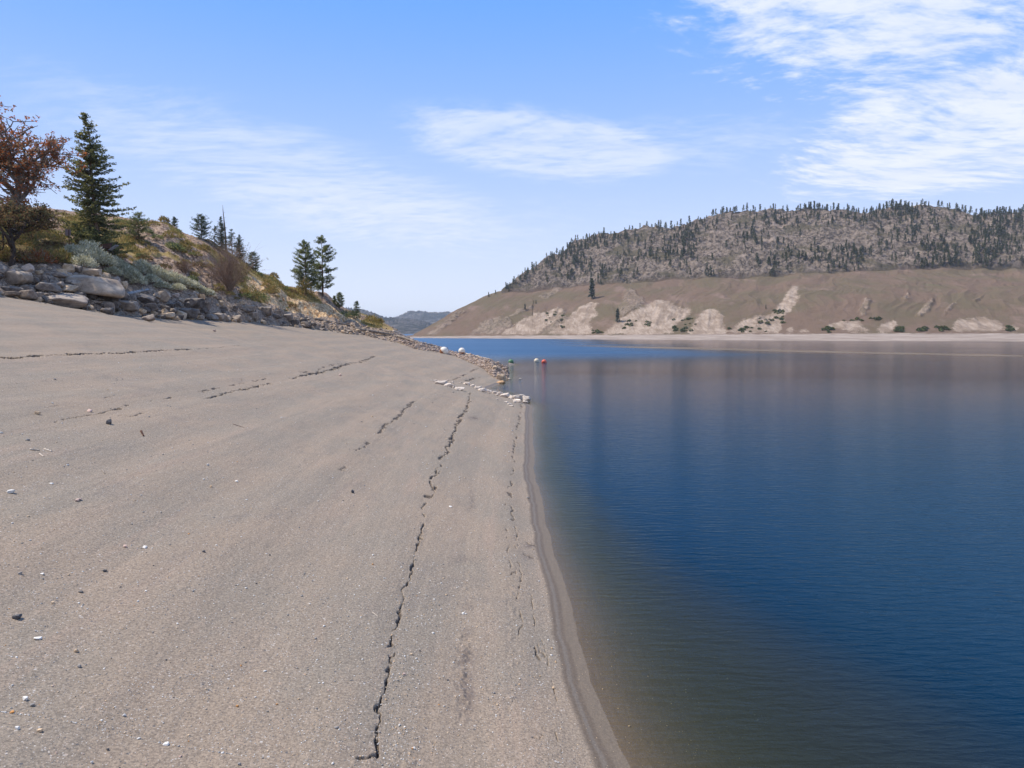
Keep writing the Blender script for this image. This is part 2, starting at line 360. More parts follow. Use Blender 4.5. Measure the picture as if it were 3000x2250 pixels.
# ---- beach / bank materials
def beach_mat():
    m, n = material('beach_sand'); p = n.pos(); s_ = n.sep(p)
    big = n.noise(n.vmath('MULTIPLY', p, (.5, .22, .5)), 1.0, 4, .5)
    streak = n.noise(n.vmath('MULTIPLY', p, (1.5, .14, 1.5)), 1.0, 5, .6)
    c = n.mix(n.ramp(big, .34, .66), (.305, .236, .174, 1), (.262, .217, .168, 1))
    c = n.mix(n.math('MULTIPLY', n.ramp(streak, .52, .72), .5), c, (.335, .247, .184, 1))
    patch = n.noise(n.vmath('MULTIPLY', p, (.9, .55, .9)), .8, 4, .6, dist=.6)
    c = n.mix(n.math('MULTIPLY', n.ramp(patch, .54, .70), .40), c, (.216, .180, .148, 1))
    grain = n.noise(p, 26, 4, .75)
    c = n.mix(1.0, c, n.mix(n.ramp(grain, .3, .7), (.62, .62, .63, 1), (1.32, 1.31, 1.30, 1)), 'MULTIPLY')
    # gravel fragments of many colours
    for scl, thr, dens in ((38, .80, .44), (75, .80, .45), (17, .95, .36)):
        v = n.node('ShaderNodeTexVoronoi', {'Vector': p, 'Scale': scl}); r_ = n.sep(v.outputs['Color'])
        clus = n.ramp(n.noise(p, .9, 3, .6), .36, .62, .4, 1.0)
        sel = n.math('MULTIPLY', n.math('GREATER_THAN', r_[0], n.math('SUBTRACT', 1.0, n.math('MULTIPLY', clus, 1 - thr))), n.ramp(v.outputs['Distance'], dens, dens * .75))
        stone = n.mix(n.ramp(r_[1], .35, .5), (.10, .10, .105, 1), n.mix(n.ramp(r_[2], .4, .6), (.55, .50, .45, 1), (.46, .33, .24, 1)))
        c = n.mix(n.math('MULTIPLY', sel, .85), c, stone)
    # wet swash band just above the water, two dried lines in it
    wl = n.math('ADD', s_[2], n.math('MULTIPLY', n.math('SUBTRACT', n.noise(n.vmath('MULTIPLY', p, (1, .5, 1)), .7, 3, .5), .5), .035))
    wet = n.ramp(wl, .112, .088)
    mid = n.math('MULTIPLY', n.ramp(wl, .060, .072), n.ramp(wl, .086, .076))
    wetc = n.mix(n.ramp(wl, .055, .04), (.150, .112, .078, 1), (.190, .146, .102, 1))
    wetc = n.mix(n.math('MULTIPLY', mid, .6), wetc, (.200, .168, .135, 1))
    wetc = n.mix(1.0, wetc, n.mix(n.ramp(grain, .35, .7), (.85, .85, .85, 1), (1.15, 1.15, 1.15, 1)), 'MULTIPLY')
    c = n.mix(wet, c, wetc)
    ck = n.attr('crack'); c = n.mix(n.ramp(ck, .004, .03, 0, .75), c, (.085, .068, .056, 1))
    dm = n.math('MULTIPLY', n.attr('damp'), n.ramp(n.noise(p, 7, 5, .7, dist=1.0), .36, .52)); c = n.mix(n.math('MULTIPLY', dm, 1.0), c, (.150, .118, .100, 1))
    h = n.math('ADD', n.math('MULTIPLY', n.noise(p, 45, 4, .7), .6), n.math('MULTIPLY', n.noise(p, 7, 4, .6), 1.3))
    h = n.math('ADD', h, n.math('MULTIPLY', n.noise(n.vmath('MULTIPLY', p, (3.0, .45, 3.0)), 1.0, 4, .6), 2.2))
    rgh = n.ramp(wet, 0, 1, .95, .55)
    finish(n, c, rgh, n.bump(h, .55, .02), .2)
    return m
def bank_mat():
    m, n = material('bank_earth'); p = n.pos()
    g1 = n.noise(p, .35, 5, .6); g2 = n.noise(p, 2.2, 5, .65)
    grass = n.mix(n.ramp(g1, .38, .62), lin(168, 142, 92), lin(140, 124, 76))
    grass = n.mix(n.ramp(g2, .5, .68), grass, lin(184, 152, 108))
    grass = n.mix(n.ramp(n.noise(p, 1.1, 4, .6), .56, .68), grass, lin(146, 108, 74))
    rk = n.noise(p, 1.6, 7, .7, dist=.5)
    rock = n.mix(n.ramp(rk, .38, .62), lin(118, 96, 80), lin(190, 163, 140))
    rock = n.mix(n.ramp(n.voro(p, 1.3, 'DISTANCE_TO_EDGE'), .06, .0), rock, lin(70, 60, 54))
    tn = n.noise(n.vmath('MULTIPLY', p, (1.0, .5, .8)), 1.5, 7, .7, dist=1.2)
    tanr = n.mix(n.ramp(tn, .36, .6), lin(164, 116, 72), lin(226, 196, 154))
    tanr = n.mix(n.ramp(n.noise(p, 4.0, 4, .7), .56, .68), tanr, lin(108, 78, 50))
    rub = n.mix(n.ramp(n.noise(p, 3.5, 6, .75), .35, .65), lin(110, 94, 80), lin(186, 164, 144))
    c = n.mix(n.ramp(n.math('ADD', n.attr('rock'), n.math('MULTIPLY', n.math('SUBTRACT', g2, .5), .8)), .40, .58), grass, rock)
    c = n.mix(n.ramp(n.math('ADD', n.attr('tan'), n.math('MULTIPLY', n.math('SUBTRACT', g2, .5), .8)), .40, .58), c, tanr)
    c = n.mix(n.ramp(n.math('ADD', n.attr('rubble'), n.math('MULTIPLY', n.math('SUBTRACT', g2, .5), .5)), .42, .55), c, rub)
    c = n.mix(1.0, c, n.mix(n.ramp(n.noise(p, 6, 4, .7), .35, .65), (.7, .7, .7, 1), (1.25, 1.25, 1.25, 1)), 'MULTIPLY')
    h = n.math('ADD', n.math('MULTIPLY', rk, .8), n.math('MULTIPLY', n.noise(p, 7, 5, .7), .35))
    finish(n, c, .95, n.bump(h, .8, .22), .1)
    return m
M_beach = beach_mat(); M_bank = bank_mat()
nc, nr = X.shape
Vg = np.stack([X, Y, Gz], -1).reshape(-1, 3)
FF = grid_faces(nc, nr)
zf = Zone.reshape(-1)[FF].mean(1) > .5
rubble_m = np.clip(sstep(.80, .98, frac) + sstep(1150, 1180, PXv) + .0, 0, 1) * Zone
def submesh(name, V, Fs, mat, attrs, smooth):
    used = np.zeros(len(V), bool); used[Fs.ravel()] = True; idx = np.cumsum(used) - 1
    return mesh(name, V[used], idx[Fs], mat, {k: v.reshape(-1)[used] for k, v in attrs.items()}, smooth)
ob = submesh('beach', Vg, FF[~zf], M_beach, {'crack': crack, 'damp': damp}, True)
tag(ob, 'bare grey brown sandy beach sloping down to the lake, cracked parallel to the water', kind='structure')
ob = submesh('hillside', Vg, FF[zf], M_bank, {'rock': outc, 'tan': tan_c, 'rubble': rubble_m}, False)
tag(ob, 'steep grassy and rocky hillside rising behind the riprap boulders', kind='structure')
# land behind and beside the camera, coarse
gx = np.arange(-80, 60.1, 2.0); gy = np.concatenate([np.arange(-80, 3, 2.0), [3.0]])
GX, GY = np.meshgrid(gx, gy, indexing='ij')
tag(mesh('ground', np.stack([GX, GY, plane_z(GX, GY)], -1).reshape(-1, 3), grid_faces(len(gx), len(gy)), M_beach, {'crack': GX * 0, 'damp': GX * 0}, True), 'sandy ground continuing behind the viewpoint', kind='structure')
m_bed, n = material('lake_bed_mud'); finish(n, (.05, .05, .04, 1), .9)
tag(mesh('lake_bed', [(-9000, -3000, -15), (9000, -3000, -15), (9000, 9000, -15), (-9000, 9000, -15)], [(0, 1, 2, 3)], m_bed), 'deep muddy lake bed', kind='structure')

# ------------------------------------------------------------------ far hills across the lake
fp = np.arange(1020, 3500, 2.0)
D0 = np.array([(1000, 1000), (1100, 900), (1200, 780), (1300, 745), (1500, 693), (1800, 610), (2100, 552), (2500, 510), (3000, 480), (3500, 465)], float)
SHF = np.array([(1000, 986), (1200, 985), (1300, 984), (1500, 982), (1800, 980), (2100, 978), (2500, 976), (3000, 975), (3500, 975)], float)
TER = np.array([(1000, 986), (1150, 986), (1208, 982), (1253, 958), (1310, 923), (1383, 889), (1428, 868), (1468, 858), (1586, 853), (1688, 841), (1790, 835), (1851, 831), (1993, 820), (2100, 816), (2283, 808), (2446, 798), (2767, 786), (3000, 782), (3500, 775)], float)
SKY_ = np.array([(1000, 986), (1150, 986), (1208, 982), (1253, 958), (1310, 923), (1383, 889), (1428, 868), (1468, 855), (1505, 831), (1538, 810), (1570, 788), (1607, 760), (1648, 741), (1680, 715), (1729, 700), (1790, 694), (1851, 684), (1892, 678), (1953, 678), (2014, 660), (2054, 648), (2087, 637), (2222, 623), (2344, 625), (2507, 625), (2588, 612), (2690, 611), (2751, 611), (2792, 619), (2832, 631), (2873, 625), (3000, 625), (3500, 630)], float)
R1 = np.linspace(0, 1, 720)
nf = len(fp); FT = np.empty((nf, 720)); FZ = np.empty((nf, 720)); RK = np.empty((nf, 720)); KN = []
for i, px in enumerate(fp):
    d0 = tab(D0, px); ps, pt, pk = tab(SHF, px), tab(TER, px), tab(SKY_, px)
    ds = d0 + 50; zs = max(.8, H + ds * float(slope_px(ps)))
    hgt = max(0, ps - pt); d1 = ds + 12 + hgt * 1.05; z1 = H + d1 * float(slope_px(pt))
    dk = max(0, pt - pk); d2 = d1 + 6 + dk * 1.35; z2 = H + d2 * float(slope_px(pk))
    kt = [d0 - 40, d0, ds, ds + .42 * (d1 - ds), d1, d2, d2 + 60, d2 + 260]
    zmid = zs + .50 * (z1 - zs)
    kz = [-6, 0, zs, zmid, max(z1, zs), max(z2, zs), max(z2, zs) - 4, max(z2, zs) - 90]
    ks = [0, .05, .13, .32, .55, .93, .96, 1.0]
    if dk < 60: ks = [0, .05, .13, .4, .9 - .35 * dk / 60, .93, .96, 1]
    FT[i] = np.interp(R1, ks, kt); FZ[i] = np.interp(FT[i], kt, kz); KN.append((d0, ds, d1, d2))
    RK[i] = np.interp(FT[i], [d1 - 2, d1 + 4], [0, 1]) if dk > 3 else 0
KN = np.array(KN)
FU = (fp - 1500) / F; FX = FU[:, None] * FT; FY = FT
def z5(*pts): return [(1200 + x / 2.458, 550 + y / 2.458) for x, y in pts]
def z6(*pts): return [(2100 + x / 2.458, 550 + y / 2.458) for x, y in pts]
BL = [z5((1000,1055),(1120,950),(1220,860),(1300,835),(1365,850),(1335,880),(1350,930),(1290,960),(1300,1000),(1340,1055)),
      z5((1380,1055),(1480,975),(1600,905),(1710,850),(1790,815),(1860,810),(1900,850),(2030,850),(1990,930),(1900,1000),(1900,1055)),
      z5((2000,1055),(2060,960),(2110,890),(2212,880),(2260,930),(2280,1055)),
      z5((650,1058),(800,950),(900,910),(1050,870),(1110,890),(1060,960),(900,1055)),
      z6((390,1045),(430,870),(520,750),(560,700),(585,720),(575,780),(600,800),(540,880),(480,930),(450,1045)),
      z6((80,1045),(150,980),(270,930),(420,900),(460,930),(430,1045)), z6((500,1045),(515,990),(540,985),(550,1045)),
      z6((760,1005),(850,970),(1000,955),(1100,1000),(950,1012)), z6((1140,1042),(1190,985),(1300,950),(1300,980),(1260,1035)),
      z6((1690,1032),(1720,960),(1780,945),(1960,940),(2000,965),(2070,980),(2060,1032)), z6((2080,1035),(2110,980),(2200,1030)),
      z6((560,1048),(640,1020),(720,1045)), z6((840,1045),(1000,1020),(1140,1040),(1140,1048))]
RP = [z5((1505,860),(1560,760),(1590,740),(1705,830),(1640,875),(1530,935)), z5((120,1058),(250,960),(340,890),(400,895),(330,965),(180,1058)), z5((430,1058),(520,970),(600,950),(730,945),(720,1000),(640,1058)),
      z5((940,1055),(1000,930),(1060,870),(1120,890),(1130,950),(1010,1055)), z5((700,930),(830,875),(900,850),(860,890),(780,930)), z5((930,800),(1020,745),(1110,710),(1090,740),(980,810)),
      z6((1430,935),(1500,850),(1560,805),(1545,880),(1470,935)), z6((1320,825),(1385,750),(1365,835)), z6((1620,935),(1765,775),(1700,880)), z6((1835,835),(1920,765),(1885,820)),
      z6((1020,930),(1060,810),(1110,830),(1080,920)), z6((260,1040),(270,950),(330,930),(400,1030))]
def inpoly(P, x, y):
    r = np.zeros(x.shape, bool); n_ = len(P)
    for k in range(n_):
        x0, y0 = P[k]; x1, y1 = P[(k + 1) % n_]
        if y0 == y1: continue
        c_ = ((y0 > y) != (y1 > y)) & (x < (x1 - x0) * (y - y0) / (y1 - y0) + x0); r ^= c_
    return r
pX, pY = proj(FX, FY, FZ)
wob = 14 * (fbm(FX * .09, FY * .12, 5, 30, .62) - .5); wob2 = 12 * (fbm(FX * .11, FY * .10, 4, 33) - .5)
bl = np.zeros(FX.shape); rp = np.zeros(FX.shape)
for P in BL: bl = np.maximum(bl, inpoly(P, pX + 1.4 * wob, pY + wob2))
for P in RP: rp = np.maximum(rp, inpoly(P, pX + 1.8 * wob, pY + 1.2 * wob2))
def blur(a, kx=3, ky=5):
    for ax, k in ((0, kx), (1, ky)):
        kk = np.ones(k) / k; a = np.apply_along_axis(lambda v: np.convolve(np.pad(v, k // 2, 'edge'), kk, 'valid'), ax, a)
    return a
D1c = KN[:, 2][:, None]; D2c = KN[:, 3][:, None]; DSc = KN[:, 1][:, None]
bl = blur(bl, 11, 21); rp = blur(rp, 5, 9)
slopezone = sstep(0, 30, FT - DSc) * sstep(D2c + 40, D2c, FT)
rockz = RK * slopezone
lowz = (1 - RK) * slopezone
wv = 60 * (fbm(FX * .012, FY * .012, 3, 50) - .5)
relief = rockz * (13 * (ridged((FX + wv) * .014, FY * .010, 3, 35) - .5) + 11 * (ridged(FX * .045, FY * .035, 5, 37, .62) - .5) + 5.0 * (ridged(FX * .17, FY * .15, 4, 39, .65) - .5))
relief += lowz * (9.0 * (fbm((FX - FY * .55) * .012, FY * .004, 3, 41) - .5) + 5.5 * (ridged((FX - FY * .4 + wv) * .03, FY * .008, 4, 43) - .5) + .8 * (fbm(FX * .15, FY * .12, 4, 46) - .5)) * sstep(0, 70, FT - DSc)
relief += bl * lowz * (3.5 * (ridged((FX - FY * .3) * .10, FY * .022, 4, 44) - .7)) + rp * lowz * 6 * (ridged(FX * .10, FY * .09, 5, 45, .65) - .35)
relief += sstep(0, 8, FZ) * .25 * (fbm(FX * .2, FY * .2, 3, 47) - .5)
ampl = np.clip((KN[:, 2] - KN[:, 1] - 12) / 60, .15, 1)[:, None]
FZ = FZ + relief * ampl * .9
# flatten crest noise so the skyline keeps its height
fsh = sstep(1.0, 0.0, np.abs(FT - DSc - 3) / 14)
def far_mat():
    m, n = material('far_hill_rock_and_grass'); p = n.pos(); s_ = n.sep(p)
    g1 = n.noise(p, .02, 5, .6); g2 = n.noise(p, .15, 5, .65); g3 = n.noise(p, .9, 4, .7)
    grass = n.mix(n.ramp(g1, .38, .62), lin(119, 99, 84), lin(108, 96, 76))
    grass = n.mix(n.ramp(n.noise(n.vmath('MULTIPLY', p, (1, .3, 1.6)), .045, 5, .6), .54, .70), grass, lin(132, 111, 98))
    grass = n.mix(n.math('MULTIPLY', n.ramp(n.noise(p, .012, 3, .5, dist=.5), .64, .74), .5), grass, lin(96, 104, 70))
    grass = n.mix(n.ramp(g3, .54, .70, 0, .55), grass, lin(92, 80, 66))
    grass = n.mix(n.ramp(g2, .50, .66, 0, .5), grass, lin(104, 86, 72))
    r1 = n.noise(n.vmath('MULTIPLY', p, (1, .7, .6)), .18, 8, .78, dist=.7)
    rock = n.mix(n.ramp(r1, .38, .60), lin(76, 68, 62), lin(172, 154, 138))
    rock = n.mix(n.ramp(n.noise(p, .028, 4, .6), .56, .70, 0, .75), rock, lin(196, 174, 158))
    rock = n.mix(n.ramp(n.noise(p, .022, 5, .62, dist=.4), .52, .64, 0, .8), rock, lin(108, 100, 78))
    rock = n.mix(n.ramp(n.noise(p, .38, 5, .72), .56, .64, 0, .8), rock, lin(66, 66, 52))
    bl_ = n.mix(n.ramp(n.noise(n.vmath('MULTIPLY', p, (1, .4, 1.4)), .12, 6, .65), .38, .62), lin(142, 124, 108), lin(176, 157, 140))
    bl_ = n.mix(n.math('MULTIPLY', n.ramp(n.noise(n.vmath('MULTIPLY', p, (.25, .25, 3)), .5, 4, .7), .58, .68), .35), bl_, lin(140, 120, 98))
    bl_ = n.mix(n.ramp(n.noise(n.vmath('MULTIPLY', p, (.55, .06, .10)), 1.0, 5, .65), .48, .66, 0, .55), bl_, lin(128, 110, 92))
    shelf = n.mix(n.ramp(n.noise(n.vmath('MULTIPLY', p, (.06, .06, 4.0)), .7, 5, .7), .40, .60), lin(146, 131, 119), lin(176, 160, 147))
    c = n.mix(n.attr('rock'), grass, rock)
    jb_ = n.math('MULTIPLY', n.math('SUBTRACT', g2, .5), .9)
    c = n.mix(n.math('MULTIPLY', n.ramp(n.math('ADD', n.attr('patch'), n.math('MULTIPLY', jb_, 1.6)), .40, .75), .55), c, n.mix(.25, rock, lin(160, 140, 122)))
    c = n.mix(n.ramp(n.math('ADD', n.attr('bluff'), n.math('MULTIPLY', n.math('ADD', jb_, n.math('MULTIPLY', n.math('SUBTRACT', g3, .5), .7)), 1.7)), .34, .66), c, bl_)
    c = n.mix(n.ramp(n.math('ADD', s_[2], n.math('MULTIPLY', n.math('SUBTRACT', g2, .5), 3.0)), n.attr('shelf'), n.math('SUBTRACT', n.attr('shelf'), .8)), c, shelf)
    h = n.math('ADD', n.math('MULTIPLY', r1, n.math('ADD', n.math('MULTIPLY', n.attr('rock'), 8.0), .8)), n.math('MULTIPLY', g3, n.math('ADD', n.math('MULTIPLY', n.attr('rock'), 1.5), .8)))
    finish(n, c, .95, n.bump(h, .8, 1.2), .05)
    return m
M_far = far_mat()
shelf_h = np.broadcast_to(np.maximum(.8, H + (KN[:, 1] + 1) * slope_px(tab(SHF, fp)))[:, None], FX.shape)
ob = mesh('far_hills', np.stack([FX, FY, FZ], -1).reshape(-1, 3), grid_faces(nf, 720), M_far, {'rock': RK, 'bluff': bl, 'patch': rp, 'shelf': shelf_h}, False)
tag(ob, 'brown terraced shore with pale slumped bluffs and a craggy rock mountain above, across the lake', kind='structure')

# ------------------------------------------------------------------ distant blue mountains
def ridge_mesh(name, label, P, d_near, depth, mat, s, zb=-2, rough=1.0):
    P = np.array(P, float); px = np.arange(P[0, 0], P[-1, 0], 1.2); rr = np.linspace(0, 1, 90)
    pk = tab(P, px); zt = H + (d_near + depth) * slope_px(pk)
    xx = ((px - 1500) / F)[:, None] * (d_near + depth * rr[None, :]) ; yy = np.broadcast_to(d_near + depth * rr[None, :], xx.shape)
    zz = zb + (zt - zb)[:, None] * np.minimum(1, (rr[None, :] / .85)) ** .8
    zz = zz - sstep(.9, 1.0, rr)[None, :] * 20
    am = (zt - zb)[:, None] * sstep(0, .25, rr)[None, :] * sstep(1.0, .8, rr)[None, :]
    zz = zz + rough * am * (.32 * (ridged(xx * .006, yy * .0035, 5, s) - .55) + .06 * (fbm(xx * .05, yy * .05, 3, s + 3) - .5))
    # tiny tree tops roughen the ridge line
    zz = zz + 13 * vn(xx * .16, yy * .10, s + 5) ** 3 * sstep(.3, .5, rr)[None, :]
    o_ = mesh(name, np.stack([xx, yy, zz], -1).reshape(-1, 3), grid_faces(len(px), 90), mat); tag(o_, label, kind='structure'); return zz
m_dist, n = material('forested_mountain'); p = n.pos()
tr = n.noise(p, .03, 6, .72); c = n.mix(n.ramp(tr, .42, .58), lin(30, 36, 34), lin(104, 98, 92))
c = n.mix(n.ramp(n.noise(p, .006, 4, .6), .48, .62), c, lin(34, 42, 36))
finish(n, c, 1.0, n.bump(tr, .9, 14), 0)
ridge_mesh('distant_mountain', 'blue forested mountain where the lake bends away', [(900, 906), (1056, 912), (1080, 916), (1100, 922), (1130, 936), (1160, 940), (1200, 938), (1250, 950), (1300, 965), (1340, 985)], 2600, 900, m_dist, 60)
ridge_mesh('distant_mountain', 'farthest hazy ridge at the end of the lake', [(1120, 950), (1140, 940), (1170, 932), (1185, 925), (1205, 916), (1230, 918), (1265, 921), (1310, 921), (1350, 930), (1420, 960)], 4000, 900, m_dist, 64)
# low shore point in front of the mountains, left of the far hills
# ------------------------------------------------------------------ water
wp = np.concatenate([np.arange(-3000, 1200, 60), np.arange(1200, 1700, 5), np.arange(1700, 3400, 14), np.arange(3400, 6000, 120)])
wt = np.concatenate([np.exp(np.linspace(math.log(3.0), math.log(250), 420)), np.linspace(260, 2600, 60), np.linspace(2700, 9000, 10)])
wz, _ = ground_base(wp, wt[:420])
dep = np.full((len(wp), len(wt)), 14.0); dep[:, :420] = np.maximum(0, -wz)
WX = ((wp - 1500) / F)[:, None] * wt[None, :]; WY = np.broadcast_to(wt[None, :], WX.shape)
# shallow bar off the point
bar = np.exp(-((WX - .5) / 9) ** 2 - ((WY - 134) / 6) ** 2); dep = np.where(bar > .3, np.minimum(dep, .35 + (1 - bar) * 2), dep)
def water_mat():
    m, n = material('lake_water'); p = n.pos()
    face = n.node('ShaderNodeLayerWeight', {'Blend': .5}).outputs['Facing']
    dpt = n.math('MULTIPLY', n.attr('depth'), n.math('ADD', 1.0, n.math('MULTIPLY', n.ramp(face, .55, .95), 3.2)))
    mp = n.node('ShaderNodeMapping', {0: p}); mp.inputs['Rotation'].default_value = (0, 0, radians(-14)); mp.inputs['Scale'].default_value = (.42, 1.6, 1)
    w1 = n.noise(mp.outputs[0], 3.2, 4, .55, dist=.3)
    mp2 = n.node('ShaderNodeMapping', {0: p}); mp2.inputs['Rotation'].default_value = (0, 0, radians(18)); mp2.inputs['Scale'].default_value = (.5, 1.2, 1)
    w2 = n.noise(mp2.outputs[0], .55, 3, .5)
    gust = n.ramp(n.noise(n.vmath('MULTIPLY', p, (.35, 1, 1)), .02, 3, .5), .38, .62, .55, 1.1)
    h = n.math('MULTIPLY', n.math('ADD', n.math('MULTIPLY', w1, .055), n.math('MULTIPLY', w2, .036)), n.math('MULTIPLY', gust, n.ramp(n.sep(p)[1], 18, 110, 1.1, .42)))
    nb = n.node('ShaderNodeBump', {'Height': h}); nb.inputs['Strength'].default_value = 1.0; nb.inputs['Distance'].default_value = 1.0
    tint = n.node('ShaderNodeCombineColor')
    for k, a in enumerate((1.5, 1.0, 1.25)):
        nt_ = n.math('EXPONENT', n.math('MULTIPLY', dpt, -a)); n.put(tint.inputs[k], n.math('MULTIPLY', nt_, (.90, .88, .82)[k]))
    tr_ = n.node('ShaderNodeBsdfTransparent', {'Color': tint.outputs[0]})
    al = n.math('SUBTRACT', 1.0, n.math('EXPONENT', n.math('MULTIPLY', dpt, -.85)))
    dc = n.mix(n.ramp(dpt, .25, 1.8), (.044, .044, .030, 1), (.001, .023, .054, 1))
    df = n.node('ShaderNodeBsdfDiffuse', {'Color': dc})
    body = n.node('ShaderNodeMixShader', {0: al, 1: tr_.outputs[0], 2: df.outputs[0]})
    ps = n.sep(p)
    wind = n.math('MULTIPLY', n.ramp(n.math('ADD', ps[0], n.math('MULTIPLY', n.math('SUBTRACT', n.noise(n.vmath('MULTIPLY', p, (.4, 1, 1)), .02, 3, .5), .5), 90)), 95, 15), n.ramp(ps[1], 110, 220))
    gl = n.node('ShaderNodeBsdfGlossy', {'Color': n.mix(wind, n.mix(n.ramp(ps[1], 22, 75), (.50, .76, 1.0, 1), (1.0, .93, .86, 1)), (.58, .80, 1.0, 1)), 'Roughness': n.math('ADD', .05, n.math('MULTIPLY', wind, .28)), 'Normal': nb.outputs[0]})  # reflection colour painted in: gloss tint by distance, standing in for wave facets
    fr = n.node('ShaderNodeFresnel', {'IOR': 1.33, 'Normal': nb.outputs[0]})
    ms = n.node('ShaderNodeMixShader', {0: n.math('MULTIPLY', n.math('POWER', fr.outputs[0], 1.22), n.math('SUBTRACT', .74, n.math('MULTIPLY', wind, .34))), 1: body.outputs[0], 2: gl.outputs[0]})
    o_ = n.node('ShaderNodeOutputMaterial'); n.l.new(ms.outputs[0], o_.inputs[0])
    return m
M_water = water_mat()
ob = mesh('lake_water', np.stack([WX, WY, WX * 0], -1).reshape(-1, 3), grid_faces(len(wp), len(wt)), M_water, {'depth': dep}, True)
tag(ob, 'calm blue lake with fine ripples, grey where the far hill reflects', kind='structure')
gx = np.array([2.0, 2.6, 3.4, 5, 8, 15, 60, 400]); gy = np.array([-400, -60, -20, 0, 3.0]); GX, GY = np.meshgrid(gx, gy, indexing='ij')
ob = mesh('water', np.stack([GX, GY, GX * 0], -1).reshape(-1, 3), grid_faces(len(gx), len(gy)), M_water, {'depth': np.maximum(0, -plane_z(GX, GY))}, True)
tag(ob, 'lake water behind the viewpoint', kind='structure')
# shore reflection painted as a foam line
m_slick, n = material('painted_slick_film'); p = n.pos()
fr_ = n.math('MULTIPLY', n.ramp(n.attr('edge'), 0.0, .9), n.ramp(n.noise(n.vmath('MULTIPLY', p, (.12, 1, 1)), .22, 5, .6), .30, .62, .15, 1))
df = n.node('ShaderNodeBsdfDiffuse', {'Color': (.30, .235, .18, 1)}); tr_ = n.node('ShaderNodeBsdfTransparent')  # shore reflection of a calm slick, painted as a tan diffuse film
ms = n.node('ShaderNodeMixShader', {0: n.math('MULTIPLY', fr_, .62), 1: tr_.outputs[0], 2: df.outputs[0]}); o_ = n.node('ShaderNodeOutputMaterial'); n.l.new(ms.outputs[0], o_.inputs[0])
def streak(P, hw, label):
    P = np.array(P, float); px = np.linspace(P[0, 0], P[-1, 0], 160); py = tab(P, px); vs = []; ed = []
    for k, (a_, b_) in enumerate(zip(px, py)):
        e0 = min(1, k / 40, (159 - k) / 20)
        for q, e in ((-1, 0), (-.4, 1), (.4, 1), (1, 0)):
            r = ray(a_, b_ + q * hw * (.8 + .4 * vn(k * .15, q, 3))); t_ = -(H - .012) / r[2]; vs.append((r[0] * t_, r[1] * t_, .012)); ed.append(e * e0)
    tag(mesh('slick_reflection', vs, grid_faces(160, 4), m_slick, {'edge': ed}), label, 'slick', kind='stuff')
streak([(1560, 1008), (1640, 1011), (1780, 1015), (1850, 1017), (1990, 1020), (2200, 1025), (2400, 1030), (2600, 1035), (2800, 1039), (3100, 1045)], 3.6, 'long pale foam and pollen drifting across the calm lake')
# ------------------------------------------------------------------ shape helpers
def tube(pts, rad, sides=6, closed=True):
    pts = [Vector(p) for p in pts]; V = []; Fc = []
    for k, p in enumerate(pts):
        d_ = (pts[min(k + 1, len(pts) - 1)] - pts[max(k - 1, 0)])
        d_ = d_.normalized() if d_.length > 1e-9 else Vector((0, 0, 1))
        a = d_.orthogonal().normalized() if abs(d_.z) < .9 else Vector((1, 0, 0)); a = (a - d_ * a.dot(d_)).normalized(); b = d_.cross(a)
        for q in range(sides):
            an = 2 * pi * q / sides; V.append(p + (a * math.cos(an) + b * math.sin(an)) * rad[k])
    for k in range(len(pts) - 1):
        for q in range(sides):
            i0 = k * sides + q; i1 = k * sides + (q + 1) % sides; Fc.append((i0, i1, i1 + sides, i0 + sides))
    if closed:
        V.append(pts[-1]); e = len(V) - 1; L = (len(pts) - 1) * sides
        for q in range(sides): Fc.append((L + q, L + (q + 1) % sides, e, e))
        V.append(pts[0]); e = len(V) - 1
        for q in range(sides): Fc.append(((q + 1) % sides, q, e, e))
    return V, Fc
class MB:
    def __init__(s): s.V = []; s.F = []; s.A = []
    def add(s, V, Fc, a=0.0):
        o_ = len(s.V); s.V += [tuple(v) for v in V]; s.F += [tuple(i + o_ for i in f) for f in Fc]; s.A += [a] * len(V)
    def tube(s, pts, rad, sides=6): s.add(*tube(pts, rad, sides))
    def build(s, name, mat, parent=None, smooth=True):
        me = bpy.data.meshes.new(name); fs = [tuple(dict.fromkeys(f)) for f in s.F]; me.from_pydata(s.V, [], fs)
        if smooth: me.polygons.foreach_set('use_smooth', [True] * len(fs))
        me.materials.append(mat); ob = bpy.data.objects.new(name, me); COL.objects.link(ob)
        if parent: ob.parent = parent
        return ob
def leaves(C, R, k, size, r, flat=1.0, aspect=1.0, up=0.0):
    """k small triangles scattered in a ball of radius R round every centre"""
    C = np.asarray(C, float); n_ = len(C) * k; R = np.repeat(np.broadcast_to(R, len(C)), k)
    c = np.repeat(C, k, 0); d_ = r.normal(size=(n_, 3)); d_ /= np.linalg.norm(d_, axis=1)[:, None]; d_ *= (r.random(n_) ** .5 * R)[:, None]; d_[:, 2] *= flat
    c = c + d_; u = r.normal(size=(n_, 3)); u[:, 2] = u[:, 2] * .6 + up; u /= np.linalg.norm(u, axis=1)[:, None]
    v = r.normal(size=(n_, 3)); v -= u * (v * u).sum(1)[:, None]; v /= np.linalg.norm(v, axis=1)[:, None]
    s_ = size * (.6 + .8 * r.random(n_))[:, None]
    V = np.stack([c - v * s_ * .5 * aspect, c + v * s_ * .5 * aspect, c + u * s_], 1).reshape(-1, 3)
    return V, np.arange(n_ * 3).reshape(-1, 3), np.repeat(r.random(n_), 3)
def leafmesh(name, parts, mat, parent=None, link=True):
    V = []; Fc = []; A = []; o_ = 0
    for v, f, a in parts: V.append(v); Fc.append(f + o_); A.append(a); o_ += len(v)
    return mesh(name, np.concatenate(V), np.concatenate(Fc), mat, {'rnd': np.concatenate(A)}, False, parent, link)

